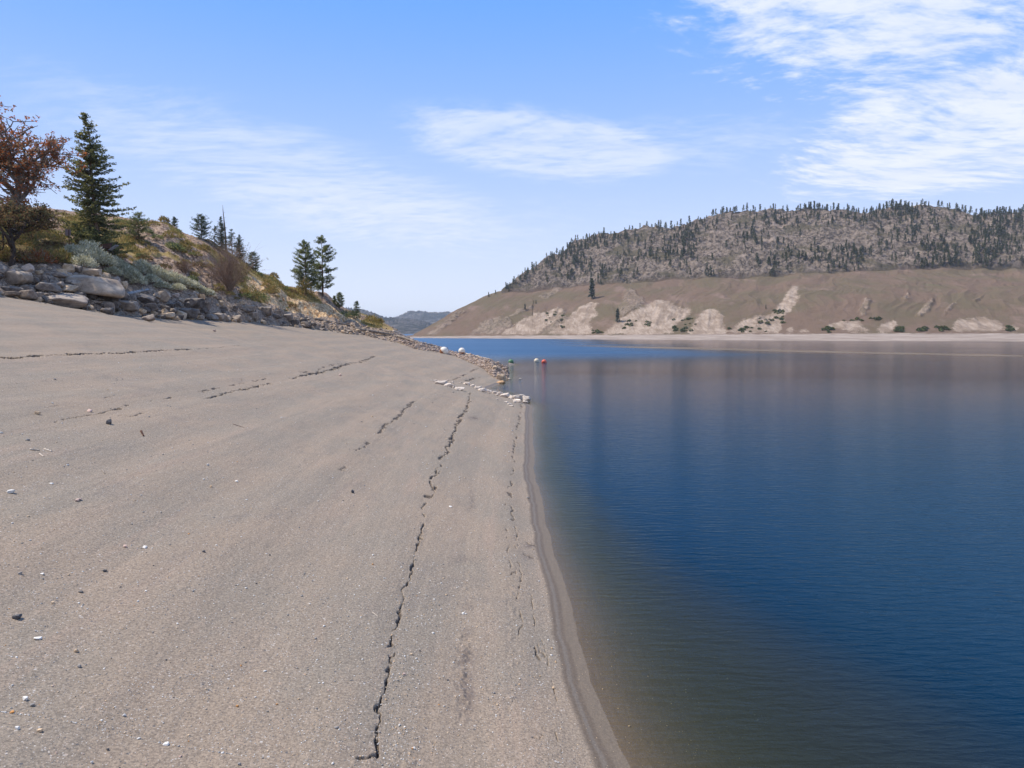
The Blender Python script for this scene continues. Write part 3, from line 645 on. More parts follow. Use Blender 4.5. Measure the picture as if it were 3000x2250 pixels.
def leaf_mat(name, dark, light, extra=None, nscale=1.2, trans=.25, lo_=.35, hi_=.65):
    m, n = material(name); p = n.obj()
    f = n.math('ADD', n.noise(p, nscale, 3, .6), n.math('MULTIPLY', n.math('SUBTRACT', n.attr('rnd'), .5), .35))
    c = n.mix(n.ramp(f, lo_, hi_), dark, light)
    if extra: c = n.mix(n.math('GREATER_THAN', n.attr('rnd'), 1 - extra[1]), c, extra[0])
    df = n.node('ShaderNodeBsdfDiffuse', {'Color': c}); tl = n.node('ShaderNodeBsdfTranslucent', {'Color': c})
    ms = n.node('ShaderNodeMixShader', {0: trans, 1: df.outputs[0], 2: tl.outputs[0]}); o_ = n.node('ShaderNodeOutputMaterial'); n.l.new(ms.outputs[0], o_.inputs[0]); return m
def plain(name, a, b, scale=3, rough=.9, bump=.4, spec=.2, rndvar=0.0, dist=.05):
    m, n = material(name); p = n.obj(); f = n.noise(p, scale, 6, .65)
    c = n.mix(n.ramp(f, .35, .65), a, b)
    if rndvar: c = n.mix(1.0, c, n.mix(n.rnd(), (1 - rndvar,) * 3 + (1,), (1 + rndvar,) * 3 + (1,)), 'MULTIPLY')
    finish(n, c, rough, n.bump(f, bump, dist), spec); return m
M_bark = plain('conifer_bark', lin(92, 74, 62), lin(132, 108, 90), 4)
M_barkg = plain('grey_bark', lin(96, 86, 78), lin(140, 128, 118), 4)
M_fir = leaf_mat('fir_needles', lin(84, 92, 62), lin(146, 144, 92), (lin(180, 168, 104), .14), .8, .45)
M_pine = leaf_mat('pine_needles', lin(84, 96, 68), lin(144, 148, 96), (lin(170, 166, 110), .1), .9, .45)
M_bpine = leaf_mat('bluish_pine_needles', lin(64, 80, 68), lin(112, 126, 98), None, .9, .3)  # darker, bluer needle green
M_rust = leaf_mat('rust_leaves', lin(150, 94, 60), lin(206, 126, 76), (lin(158, 140, 118), .35), .5, .4)
M_dull = leaf_mat('dull_brown_leaves', lin(112, 92, 66), lin(156, 124, 90), (lin(128, 124, 84), .25), .6)
M_oliv = leaf_mat('olive_leaves', lin(120, 112, 66), lin(168, 152, 92), (lin(184, 146, 94), .2), .8, .3)
M_sage = leaf_mat('sage_leaves', lin(172, 168, 138), lin(222, 216, 188), (lin(228, 226, 206), .15), 1.4, .35)
M_grass = leaf_mat('dry_grass', lin(140, 124, 76), lin(196, 172, 116), (lin(128, 128, 72), .25), .25, .35)
M_twig = plain('twigs', lin(128, 104, 88), lin(172, 146, 126), 6)
M_far_tree = leaf_mat('far_pine_needles', lin(70, 78, 60), lin(108, 110, 84), None, .12)
M_far_bush = leaf_mat('far_bush_leaves', lin(70, 80, 52), lin(116, 120, 78), None, .3)

def conifer(loc, h, R, seed, style, mat, label, cat, name, group=None, dens=1.0, lean=0.0, z0=None, bark=None, obj_only=False):
    r = np.random.default_rng(seed); root = empty(name, loc); tag(root, label, cat, group)
    mb = MB(); n_ = 12; wob_ = [(.012 * h * math.sin(k * 1.3 + seed), .012 * h * math.cos(k * .9 + seed * 2)) for k in range(n_)]
    tp = [(wob_[k][0] * k / n_ + lean * h * k / (n_ - 1), wob_[k][1] * k / n_, h * k / (n_ - 1) - (.6 if k == 0 else 0)) for k in range(n_)]
    r0 = max(.06, .016 * h); mb.tube(tp, [r0 * (1 - k / (n_ - 1)) ** .8 + .012 for k in range(n_)], 7)
    def axis(f): k = f * (n_ - 1); a = int(min(n_ - 2, k)); q = k - a; return np.array(tp[a]) * (1 - q) + np.array(tp[a + 1]) * q
    z0 = (.04 if style == 'fir' else .12) if z0 is None else z0
    C = []; CR_ = []; step = (.026 if style == 'fir' else .045) / max(.6, dens)
    f = z0
    while f < .985:
        if style == 'fir': prof = (1 - f) ** .70 * min(1, .80 + f * 2.5); nb = 9 if f < .8 else 5
        elif style == 'round': prof = max(.12, math.sin(pi * min(1, .22 + .74 * f)) ** .8); nb = 6
        else: prof = max(.14, math.sin(pi * (.24 + .70 * f)) ** .85); nb = 5
        if style == 'pine' and r.random() < .15: f += step; continue
        for b in range(nb):
            if style == 'pine' and r.random() < .15: continue
            an = r.random() * 2 * pi; L = R * prof * ((.55 + .6 * r.random()) if style == 'fir' else (.45 + .75 * r.random())); 
            if style == 'fir' and r.random() < .10: L *= 1.35
            base = axis(min(.99, f + r.normal() * .01)); ux, uy = math.cos(an), math.sin(an)
            rise = (-.10 + .45 * f) if style == 'fir' else (.05 + .45 * r.random())
            tip = base + np.array([ux * L, uy * L, rise * L]); sag = -.10 * L
            P = [base + (tip - base) * q + np.array([0, 0, sag * math.sin(pi * q)]) for q in (0, .35, .7, 1)]
            if L > .35: mb.tube(P, [r0 * .22 * (1 - f) + .012, .02 + .01 * L, .015, .006], 3)
            m_ = max(2, int(L / (.30 if style == 'fir' else .42) * dens) + 1)
            for q in range(m_):
                tq = (.12 if style == 'fir' else .42) + (.9 if style == 'fir' else .62) * (q + r.random()) / m_
                side = (r.random() - .5) * L * .34 * (1.1 - tq)
                C.append(base + (tip - base) * tq + np.array([-uy * side, ux * side, sag * math.sin(pi * min(1, tq))])); CR_.append(.24 if style == 'fir' else .42 * (.7 + .6 * r.random()))
        f += step * (.7 + .6 * r.random())
    C.append(axis(.985)); CR_.append(.12); C.append(axis(.95)); CR_.append(.16)
    sc_ = min(1.3, max(.45, h / 14)); k_ = 11 if style == 'fir' else 22
    pts = leaves(C, np.array(CR_) * (sc_ if style != 'fir' else sc_ * 1.05), k_, .21 * sc_, r, .55 if style == 'fir' else .75, .6, .15)
    mb.build('trunk', bark or M_bark, root); leafmesh('crown', [pts], mat, root)
    return root

def broadleaf(loc, h, R, seed, mat, label, name, cat='tree', leafk=7, lsize=.20, dens=1.0, group=None, lean=(0, 0), cover=1.0, forks=4, bark=None):
    r = np.random.default_rng(seed); root = empty(name, loc); tag(root, label, cat, group); mb = MB(); C = []
    def grow(p, d_, L, rad, lvl):
        P = [np.array(p)]; dd = np.array(d_)
        for k in range(4):
            dd = dd + r.normal(size=3) * .16 + np.array([0, 0, .05]); dd /= np.linalg.norm(dd); P.append(P[-1] + dd * L / 4)
        mb.tube(P, [rad * (1 - .12 * k) for k in range(5)], 6 if lvl < 2 else 3)
        if lvl >= 3:
            for q in (1, 2, 3, 4): C.append(P[q] + r.normal(size=3) * .12)
        if lvl >= 4: return
        for b in range(forks if lvl < 3 else 3):
            s_ = P[2 + int(r.random() * 2.99)] if b else P[4]
            nd = dd * .75 + r.normal(size=3) * .62 + np.array([0, 0, .12]); nd[2] *= .85; nd /= np.linalg.norm(nd)
            grow(s_, nd, L * (.66 + .16 * r.random()), rad * .58, lvl + 1)
    grow((0, 0, -.3), (lean[0], lean[1], 1), h * .30, .022 * h + .03, 0)
    V = np.array(mb.V); C = np.array(C); ext = np.percentile(np.hypot(C[:, 0], C[:, 1]), 97); top = np.percentile(C[:, 2], 99.5)
    S_ = np.array([R / ext, R / ext, h / top]); mb.V = [tuple(v) for v in V * S_]; C = C * S_
    keep = vn(C[:, 0] * .7 + 9, C[:, 2] * .7 + C[:, 1] * .3, seed % 8) < cover; C = C[keep]
    mb.build('trunk', bark or M_barkg, root); leafmesh('crown', [leaves(C, .34, leafk, lsize, r, .8, .8)], mat, root)
    return root

def shrub(loc, rx, rz, seed, mat, label, name='shrub', cat='shrub', group=None, k=900, size=.16, twig=True, woody=None, lift=.15):
    r = np.random.default_rng(seed); root = empty(name, loc, r.random() * 6); tag(root, label, cat, group)
    d_ = r.normal(size=(k, 3)); d_[:, 2] = np.abs(d_[:, 2]); d_ /= np.linalg.norm(d_, axis=1)[:, None]
    rr = (.55 + .45 * r.random(k)) * (.80 + .35 * fbm(d_[:, 0] * 2.2 + seed, d_[:, 1] * 2.2 + d_[:, 2] * 2, 3, seed % 8))
    C = d_ * rr[:, None] * np.array([rx, rx, rz]) + np.array([0, 0, lift * rz * .3])
    c = C; u = d_ + r.normal(size=(k, 3)) * .45 + np.array([0, 0, .35]); u /= np.linalg.norm(u, axis=1)[:, None]
    v = r.normal(size=(k, 3)); v -= u * (v * u).sum(1)[:, None]; v /= np.linalg.norm(v, axis=1)[:, None]; s_ = (size * (.6 + .8 * r.random(k)))[:, None]
    V = np.stack([c - v * s_ * .22, c + v * s_ * .22, c + u * s_ * 1.3], 1).reshape(-1, 3)
    leafmesh('foliage', [(V, np.arange(3 * k).reshape(-1, 3), np.repeat(r.random(k), 3))], mat, root)
    mb = MB()
    for q in range(9):
        t_ = C[int(r.random() * k)]; mb.tube([(0, 0, -.15), tuple(t_ * .5 + r.normal(size=3) * .03), tuple(t_ * .92)], [.03 * rx + .01, .015, .006], 3)
    mb.build('stem', woody or M_twig, root); return root

def twiggy(loc, rx, rz, seed, label, name, group=None, n_=150, leafn=250, lm=None):
    r = np.random.default_rng(seed); root = empty(name, loc); tag(root, label, 'shrub', group); mb = MB(); C = []
    for q in range(n_):
        an = r.random() * 2 * pi; sp = r.random() ** .6; tip = np.array([math.cos(an) * rx * sp, math.sin(an) * rx * sp, rz * (1.02 - .45 * sp ** 2) * (.7 + .35 * r.random())])
        P = [np.array([0, 0, -.2])]
        for t_ in (.3, .6, .85, 1): P.append(tip * np.array([t_ ** 1.3, t_ ** 1.3, t_]) + r.normal(size=3) * .05 * rz * t_)
        mb.tube(P, [.035, .025, .017, .011, .004], 3)
        for b in range(4):
            s_ = P[2 + b % 3]; e = s_ + (tip * .22 + r.normal(size=3) * .14 * rz); mb.tube([s_, (s_ + e) / 2 + r.normal(size=3) * .02, e], [.014, .010, .004], 3); C.append(e)
    mb.build('stem', M_twig, root, False)
    C = np.array(C)[r.integers(0, len(C), leafn)]; leafmesh('foliage', [leaves(C, .25, 3, .11, r)], lm or M_dull, root); return root

# rocks: a ball cut by random planes, then roughened
def ico(sub):
    import bmesh
    bm = bmesh.new(); bmesh.ops.create_icosphere(bm, subdivisions=sub, radius=1); V = np.array([v.co[:] for v in bm.verts]); Fc = np.array([[v.index for v in f.verts] for f in bm.faces]); bm.free(); return V, Fc
ICO = {k: ico(k) for k in (1, 2, 3, 4)}
def rock_geo(seed, sub=3, cuts=13, flat=.75, rough=.05):
    r = np.random.default_rng(seed); V, Fc = ICO[sub]; d_ = V / np.linalg.norm(V, axis=1)[:, None]
    N = r.normal(size=(cuts, 3)); AX = np.array([[1, 0, 0], [-1, 0, 0], [0, 1, 0], [0, -1, 0], [0, 0, 1], [0, 0, -1.0]]) + r.normal(size=(6, 3)) * .24
    N = np.concatenate([AX, N]); N /= np.linalg.norm(N, axis=1)[:, None]; D = np.concatenate([.58 + .16 * r.random(6), .68 + .24 * r.random(cuts)])
    dots = d_ @ N.T; rad = np.where(dots > .05, D[None, :] / np.maximum(dots, .05), 9).min(1); rad = np.minimum(rad, 1.35)
    V = d_ * rad[:, None]
    V = V + d_ * (rough * (fbm(V[:, 0] * 3 + seed, V[:, 1] * 3 + V[:, 2] * 2.3, 4, seed % 8, .6) - .5) * 2)[:, None]
    V = V * np.array([1.0, .8, flat]); return V, Fc
def rock_mat(name, a, b, spot, spot_amt=.5, bscale=2.0, top_tone=None, bd=.06, bs=.6):
    m, n = material(name); p = n.obj(); g = n.node('ShaderNodeObjectInfo').outputs['Location']
    q = n.vmath('ADD', p, n.vmath('MULTIPLY', g, (.37, .61, .83)))
    f = n.noise(q, bscale, 7, .68); c = n.mix(n.ramp(f, .34, .66), a, b)
    c = n.mix(n.math('MULTIPLY', n.ramp(n.noise(q, bscale * 3.2, 5, .7), .55, .68), spot_amt), c, spot)
    c = n.mix(1.0, c, n.mix(n.rnd(), (.78, .78, .78, 1), (1.2, 1.18, 1.15, 1)), 'MULTIPLY')
    ns = n.sep(n.node('ShaderNodeNewGeometry').outputs['Normal'])
    if top_tone: c = n.mix(n.math('MULTIPLY', n.ramp(n.math('ADD', ns[2], n.math('MULTIPLY', f, .5)), .85, 1.15), .55), c, top_tone)  # upward faces blended toward a paler tone
    finish(n, c, .92, n.bump(n.math('ADD', f, n.math('MULTIPLY', n.noise(q, bscale * 7, 4, .7), .3)), bs, bd), .15); return m
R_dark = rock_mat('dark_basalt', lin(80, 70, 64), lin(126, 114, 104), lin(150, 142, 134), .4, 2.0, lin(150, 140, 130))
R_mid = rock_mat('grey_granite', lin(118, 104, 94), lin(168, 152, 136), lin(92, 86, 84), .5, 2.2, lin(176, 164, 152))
R_light = rock_mat('pale_granite', lin(140, 124, 110), lin(192, 174, 154), lin(108, 96, 88), .5, 1.6)
R_tan = rock_mat('tan_stone', lin(176, 150, 122), lin(214, 190, 162), lin(150, 120, 92), .4, 2.5)
R_orange = rock_mat('rusty_stone', lin(170, 134, 98), lin(202, 168, 132), lin(130, 96, 66), .4, 2.5)
R_white = rock_mat('white_quartz', lin(196, 180, 164), lin(228, 214, 200), lin(170, 156, 142), .3, 3)
R_pink = rock_mat('pinkish_rubble', lin(168, 148, 134), lin(208, 188, 172), lin(120, 106, 96), .4, 3)
P_dark = rock_mat('dark_slate', lin(84, 82, 84), lin(112, 110, 110), lin(70, 68, 70), .3, 2, None, .003, .4)
P_mid = rock_mat('grey_pebble_stone', lin(140, 136, 132), lin(170, 165, 160), lin(112, 108, 106), .4, 2, None, .003, .4)
P_tan = rock_mat('tan_pebble_stone', lin(196, 166, 132), lin(222, 198, 168), lin(170, 140, 108), .4, 2, None, .003, .4)
P_orange = rock_mat('orange_pebble_stone', lin(190, 130, 76), lin(212, 160, 104), lin(150, 100, 60), .4, 2, None, .003, .4)
P_white = rock_mat('white_pebble_stone', lin(222, 216, 208), lin(240, 236, 228), lin(190, 182, 172), .3, 2, None, .003, .4)
P_pink = rock_mat('pinkish_pebble_stone', lin(190, 160, 146), lin(216, 192, 178), lin(150, 124, 112), .4, 2, None, .003, .4)
ROCKS = [rock_geo(100 + k, 4, 10 + k % 5, .62 + .06 * (k % 4), .05) for k in range(12)]
RMESH = {}
def rock_mesh(k, mat, name='boulder'):
    key = (k, mat.name, name)
    if key not in RMESH: RMESH[key] = mesh(name, ROCKS[k][0], ROCKS[k][1], mat, None, False, link=False)
    return RMESH[key]
def put_rock(px, py, wpx, hpx, mat, label, seed, name='boulder', cat='boulder', group=None, yaw=None, dep=.9, sink=.25, tmin=0, tilt=.15, vi=None):
    r = random.Random(seed); P = crossing(px, py + hpx * .5, tmin=tmin)
    if P is None: P = crossing(px, py + hpx * .9, tmin=tmin)
    if P is None: return None
    t_ = P.y; sx = wpx * t_ / F / 2 / .95; sz = hpx * t_ / F / 2 / .68
    ob = bpy.data.objects.new(name, rock_mesh(seed % 12 if vi is None else vi, mat, name)); COL.objects.link(ob)
    sx *= 1.06; sz *= 1.06; ob.scale = (sx, max(sx, sz) * dep, sz); ob.rotation_euler = (r.uniform(-tilt, tilt), r.uniform(-tilt, tilt), yaw if yaw is not None else r.choice((0, pi)) + r.uniform(-.35, .35))
    ob.location = (P.x, P.y + .35 * sx * dep, P.z + sz * (.68 - 2 * sink * .68)); tag(ob, label, cat, group); return ob
def merged_stones(name, pts, mat, seed, sub=1, label=None, cat=None, geos=5):
    r = np.random.default_rng(seed); G = [rock_geo(300 + seed + k, sub, 9, .7, .03) for k in range(geos)]; V = []; Fc = []; o_ = 0
    for (x, y, z_, s_) in pts:
        v, f = G[int(r.random() * geos)]; an = r.random() * 6.28; c_, si = math.cos(an), math.sin(an)
        vv = v * np.array([s_ * (.8 + .5 * r.random()), s_, s_ * (.7 + .4 * r.random())]); vv = np.stack([vv[:, 0] * c_ - vv[:, 1] * si, vv[:, 0] * si + vv[:, 1] * c_, vv[:, 2]], 1)
        V.append(vv + np.array([x, y, z_])); Fc.append(f + o_); o_ += len(v)
    ob = mesh(name, np.concatenate(V), np.concatenate(Fc), mat, None, False); tag(ob, label, cat, kind='stuff'); return ob

# ------------------------------------------------------------------ near trees on the bank
def place(px, py, tmin=40):
    P = crossing(px, py, tmin=tmin)
    return P
def on_bank(px, py):
    """ground point seen at this pixel, or on the crest if the base is hidden behind it"""
    P = crossing(px, py, tmin=60)
    tc = float(tab(TCR, px))
    if P is None or P.y > tc + 4: P = at_t(px, tc + 1.5)
    return P
def tree_at(px, pyb, pyt, wpx, style, mat, seed, label, name='pine_tree', group=None, **kw):
    P = on_bank(px, pyb); zt = H + P.y * float(slope_px(pyt)); h = zt - P.z
    R = wpx / 2 * P.y / F
    return conifer(P, h, R, seed, style, mat, label, 'tree', name, group, **kw)
tree_at(287, 728, 328, 200, 'fir', M_fir, 3, 'tallest dark fir standing above the silvery sagebrush', 'fir_tree', dens=.9, lean=-.045, z0=.03)
tree_at(407, 705, 622, 66, 'round', M_pine, 8, 'short bushy pine just behind the tall fir, on the rocky crest', dens=1.1)
tree_at(525, 668, 636, 22, 'pine', M_bpine, 9, 'tiny lone pine on the crest between the bushy pine and the pine clump')
tree_at(590, 700, 627, 52, 'round', M_bpine, 10, 'broad blue-green pine standing first in the clump on the crest', dens=1.2, z0=.06)
tree_at(650, 738, 633, 50, 'fir', M_bpine, 11, 'tall pine with dense crown directly beside the bare snag', dens=1.0, z0=.03)
tree_at(628, 728, 662, 26, 'pine', M_bpine, 12, 'thin scraggly pine leaning among the crest clump', lean=.06)
tree_at(689, 745, 671, 30, 'pine', M_bpine, 13, 'open-branched pine just downhill of the bare snag')
tree_at(710, 765, 686, 52, 'fir', M_bpine, 14, 'cone-shaped pine lower down the crest clump', dens=1.0)
tree_at(742, 795, 738, 44, 'round', M_bpine, 15, 'lowest bushy pine of the crest clump')
tree_at(897, 862, 704, 72, 'round', M_pine, 16, 'shorter, fuller pine of the pair standing on the tan rock bluff', dens=1.5, z0=.10)
tree_at(946, 868, 687, 74, 'pine', M_pine, 17, 'taller pine of the pair on the tan rock bluff, with bare lower trunk', dens=1.7, z0=.12)
tree_at(995, 905, 857, 30, 'round', M_pine, 18, 'small bushy pine on the slope below the tall pine pair', dens=1.1)
tree_at(1045, 930, 883, 22, 'pine', M_pine, 19, 'last small slender pine near the end of the point')
tree_at(980, 893, 868, 12, 'pine', M_pine, 20, 'sapling pine beside the bushy pine below the pair')
shrub(on_bank(893, 868), 1.9, 3.4, 21, M_oliv, 'olive green bush growing at the foot of the tall pine pair', k=1100, size=.26)
for k, (px, py, wd, ht, lab) in enumerate([(1035, 935, 1.8, 1.5, 'dark green bush at the foot of the last small pine'), (1088, 940, 1.5, 1.3, 'round bush on the low end of the point'), (1112, 946, 1.0, .9, 'yellowish bush at the tip of the grassy point'), (1020, 928, 2.2, 1.2, 'low leafy bush under the bushy pine on the point'),
        (808, 816, .9, 1.0, 'small grey-green bush on the bare crest above the tan cliff'), (481, 652, .9, .9, 'small bush on the rocky skyline'), (760, 885, 1.6, 1.7, 'olive bush in the gully beside the tan cliff'), (800, 862, 1.3, 1.4, 'green bush on the tan cliff face'), (735, 872, 1.7, 1.8, 'yellow-green bush right beside the bare twiggy bush'), (510, 735, 1.2, 1.0, 'dark green bush in the middle of the rocky slope'), (545, 722, 1.1, .9, 'upper dark bush in the middle of the rocky slope'), (600, 735, 1.0, 1.0, 'dark bush under the pine clump')]):
    shrub(on_bank(px, py), wd, ht, 40 + k, M_oliv if k % 3 else M_pine, lab, k=520, size=.22)
twiggy(on_bank(675, 862), 3.6, 6.4, 61, 'large bare brown bush with many thin twigs on the slope', 'bare_shrub', n_=230, leafn=500)
twiggy(on_bank(545, 800), 1.6, 1.8, 62, 'small dead bush with dark twigs in the grass above the sagebrush', 'bare_shrub', n_=60, leafn=40)
# snag
P = on_bank(672, 742); hs = (H + P.y * float(slope_px(600))) - P.z; mb = MB(); root = empty('dead_snag', P); tag(root, 'bare dead snag, thin grey trunk rising above the pine clump', 'dead tree')
mb.tube([(0, 0, -.4), (-.05, 0, hs * .3), (-.2, 0, hs * .6), (-.36, 0, hs * .85), (-.42, 0, hs)], [.2, .16, .11, .06, .02], 7); mb.build('trunk', M_barkg, root)
for k in range(9):
    mb = MB(); f = .45 + .055 * k; sd = 1 if k % 2 else -1; mb.tube([(-.38 * f, 0, hs * f), (-.38 * f + sd * (.5 - .35 * f), .1, hs * f + .05), (-.38 * f + sd * (.75 - .5 * f), .15, hs * f + .2)], [.03, .02, .006], 4); mb.build('branch', M_barkg, root)
# big rusty tree and lower bare tree at the edge
P = on_bank(45, 700); broadleaf(P, H + P.y * float(slope_px(335)) - P.z, 8.6, 34, M_rust, 'large half-bare tree with rusty orange-brown leaves above the boulders', 'maple_tree', leafk=7, lsize=.24, cover=.80, lean=(.0, 0), forks=5)
P = on_bank(36, 782); broadleaf(P, H + P.y * float(slope_px(575)) - P.z, 5.4, 35, M_dull, 'small dark-stemmed tree with thin brownish crown in front of the rusty tree', 'maple_tree', leafk=8, lsize=.20, cover=.85, lean=(.05, 0), bark=plain('dark_bark', lin(52, 44, 40), lin(84, 70, 60), 5))
for k, (px, py, a, b, lab, mt) in enumerate([(60, 770, 2.2, 1.4, 'brown leafless bush under the small dark tree', M_dull), (110, 772, 1.8, 1.3, 'dry reddish bush beside the small dark tree', M_rust), (150, 770, 1.5, 1.0, 'low olive bush between the dry bush and the sagebrush', M_oliv), (10, 760, 2.0, 1.3, 'dull green bush at the very edge beside the small dark tree', M_oliv), (185, 765, 1.2, 1.1, 'dark green bush touching the first sagebrush', M_oliv), (130, 715, 2.6, 1.1, 'wide green clump of weeds on the bank behind the small tree', M_oliv), (35, 725, 2.6, 1.3, 'shaded green clump behind the trunk of the small tree', M_oliv),
        (270, 735, 2.2, 1.6, 'yellow-green growth at the foot of the tall fir', M_fir), (310, 738, 1.8, 1.5, 'dark growth under the skirt of the tall fir', M_fir), (240, 722, 1.8, 1.6, 'leafy shrub touching the fir on its uphill side', M_fir)]):
    shrub(on_bank(px, py), a, b, 80 + k, mt, lab, k=650, size=.24)
# sagebrush
SG = [(213, 745, 1.1, 1.0), (240, 765, 1.5, 1.6), (262, 758, 1.5, 1.8), (285, 775, 1.6, 1.7), (245, 785, 1.4, 1.3), (310, 780, 1.3, 1.4), (335, 790, 1.3, 1.3), (355, 800, 1.3, 1.2), (372, 812, 1.3, 1.2), (392, 822, 1.1, 1.0), (330, 808, 1.0, .9), (415, 795, 1.3, 1.3), (435, 808, 1.3, 1.3), (460, 815, 1.3, 1.4), (480, 825, 1.3, 1.2), (500, 830, 1.4, 1.3), (520, 835, 1.3, 1.2), (545, 842, 1.3, 1.2), (566, 850, 1.2, 1.0), (590, 862, 1.1, .9), (610, 868, .9, .8), (445, 832, 1.1, 1.0), (405, 835, 1.0, .9), (475, 845, 1.0, .8), (520, 855, 1.0, .8)]
for k, (px, py, a, b) in enumerate(SG):
    lab = {0: 'first small sagebrush beside the post of the small sign', 2: 'tallest sagebrush mound under the fir and the tilted board', 20: 'last low sagebrush at the downhill end of the silvery row'}.get(k, 'rounded silvery sagebrush in the row above the boulders')
    g = None if k in (0, 2, 20) else 'silvery sagebrush along the top of the boulders'
    shrub(on_bank(px, py), a, b, 120 + k, M_sage, lab, 'sagebrush', 'shrub', g, k=1100, size=.20)
# scattered weeds and little shrubs on the slope
rr = random.Random(4); cnt = 0
proto = [shrub((0, 0, -900), .8, .7, 200 + k, (M_oliv, M_dull, M_pine, M_grass)[k % 4], 'x', 'small_shrub', k=260, size=.20) for k in range(4)]
first = [True] * 4
while cnt < 170:
    px = rr.uniform(0, 860); cy, by = float(tab(CRE, px)), float(tab(TOP, px)); py = rr.uniform(cy + 8, by - 3)
    if px > 740 and rr.random() < .5: continue
    P = crossing(px, py, tmin=60)
    if P is None: continue
    k = cnt % 4
    c = proto[k] if first[k] else copy_tree(proto[k]); first[k] = False
    c.location = P; s_ = rr.uniform(.4, 1.1); c.scale = (s_ * 1.2, s_ * 1.2, s_); c.rotation_euler = (0, 0, rr.uniform(0, 6))
    kind_ = ('olive', 'brown', 'dark green', 'straw-coloured')[k]
    tag(c, 'small %s weed shrub scattered on the rocky slope' % kind_, 'shrub', '%s weed shrubs on the slope' % kind_); cnt += 1
# grass
r = np.random.default_rng(12); C = []
while len(C) < 26000:
    i = r.integers(np.searchsorted(pxs, -150), np.searchsorted(pxs, 1120), 4000); j = r.integers(np.searchsorted(ts, 65), np.searchsorted(ts, 165), 4000)
    ok = (Zone[i, j] > .9) & (frac[i, j] < .93) & (outc[i, j] < .35) & (tan_c[i, j] < .4) & (vn(X[i, j] * .5, Y[i, j] * .5, 2) > .3) & (ts[j] < tab(TCR, pxs[i]) + 3)
    for a, b in zip(i[ok], j[ok]): C.append((X[a, b] + r.normal() * .1, Y[a, b] + r.normal() * .1, Gz[a, b]))
C = np.array(C); n_ = len(C); hh = (.16 + .30 * r.random(n_))[:, None]; an = r.random(n_) * 6.28; v = np.stack([np.cos(an), np.sin(an), an * 0], 1) * .07
u = np.array([0, 0, 1]) * hh + r.normal(size=(n_, 3)) * .09
V = np.stack([C - v, C + v, C + u], 1).reshape(-1, 3); V[:, 2] -= .03
tag(mesh('grass', V, np.arange(3 * n_).reshape(-1, 3), M_grass, {'rnd': np.repeat(r.random(n_), 3)}), 'dry yellow-green grass on the slope', 'grass', kind='stuff')

# ------------------------------------------------------------------ signs
M_brown = plain('weathered_brown_board', lin(70, 46, 36), lin(96, 66, 52), 5); M_post = plain('dark_post', lin(70, 50, 42), lin(98, 72, 62), 6); M_pan = plain('grey_panel', lin(132, 134, 140), lin(168, 170, 178), 4, .6)
def box(mb, c, s_, R=None):
    V = [Vector((x * s_[0] / 2, y * s_[1] / 2, z_ * s_[2] / 2)) for x in (-1, 1) for y in (-1, 1) for z_ in (-1, 1)]
    if R is not None: V = [R @ v for v in V]
    mb.add([v + Vector(c) for v in V], [(0, 1, 3, 2), (4, 6, 7, 5), (0, 4, 5, 1), (2, 3, 7, 6), (0, 2, 6, 4), (1, 5, 7, 3)])
P = on_bank(318, 764); k_ = P.y / F; root = empty('information_sign', P); tag(root, 'dark brown tilted information board on a thick post behind the sagebrush', 'sign')
hb = H + P.y * float(slope_px(724)) - P.z
mb = MB(); box(mb, (0, 0, hb / 2 - .2), (.16, .16, hb + .3)); mb.build('post', M_post, root, False)
mb = MB(); box(mb, (-6 * k_, 0, hb + .12), (32 * k_, .06, 19 * k_), Matrix.Rotation(radians(-38), 3, 'X') @ Matrix.Rotation(radians(-8), 3, 'Y')); mb.build('board', M_brown, root, False)
mb = MB(); box(mb, (15 * k_, .1, hb - .05), (25 * k_, .7, .05), Matrix.Rotation(radians(-34), 3, 'Y')); mb.build('panel', M_pan, root, False)
P = on_bank(204, 742); k_ = P.y / F; root = empty('post_sign', P); tag(root, 'small faded square sign seen from behind on a thin rusty post', 'sign'); hb = H + P.y * float(slope_px(672)) - P.z
mb = MB(); mb.tube([(0, 0, -.3), (0, 0, hb)], [.045, .04], 6); mb.build('post', M_post, root, False)
mb = MB(); box(mb, (-3 * k_, .06, hb - 9 * k_), (15 * k_, .03, 17 * k_)); mb.build('board', plain('faded_board', lin(120, 104, 106), lin(146, 126, 124), 6), root, False)

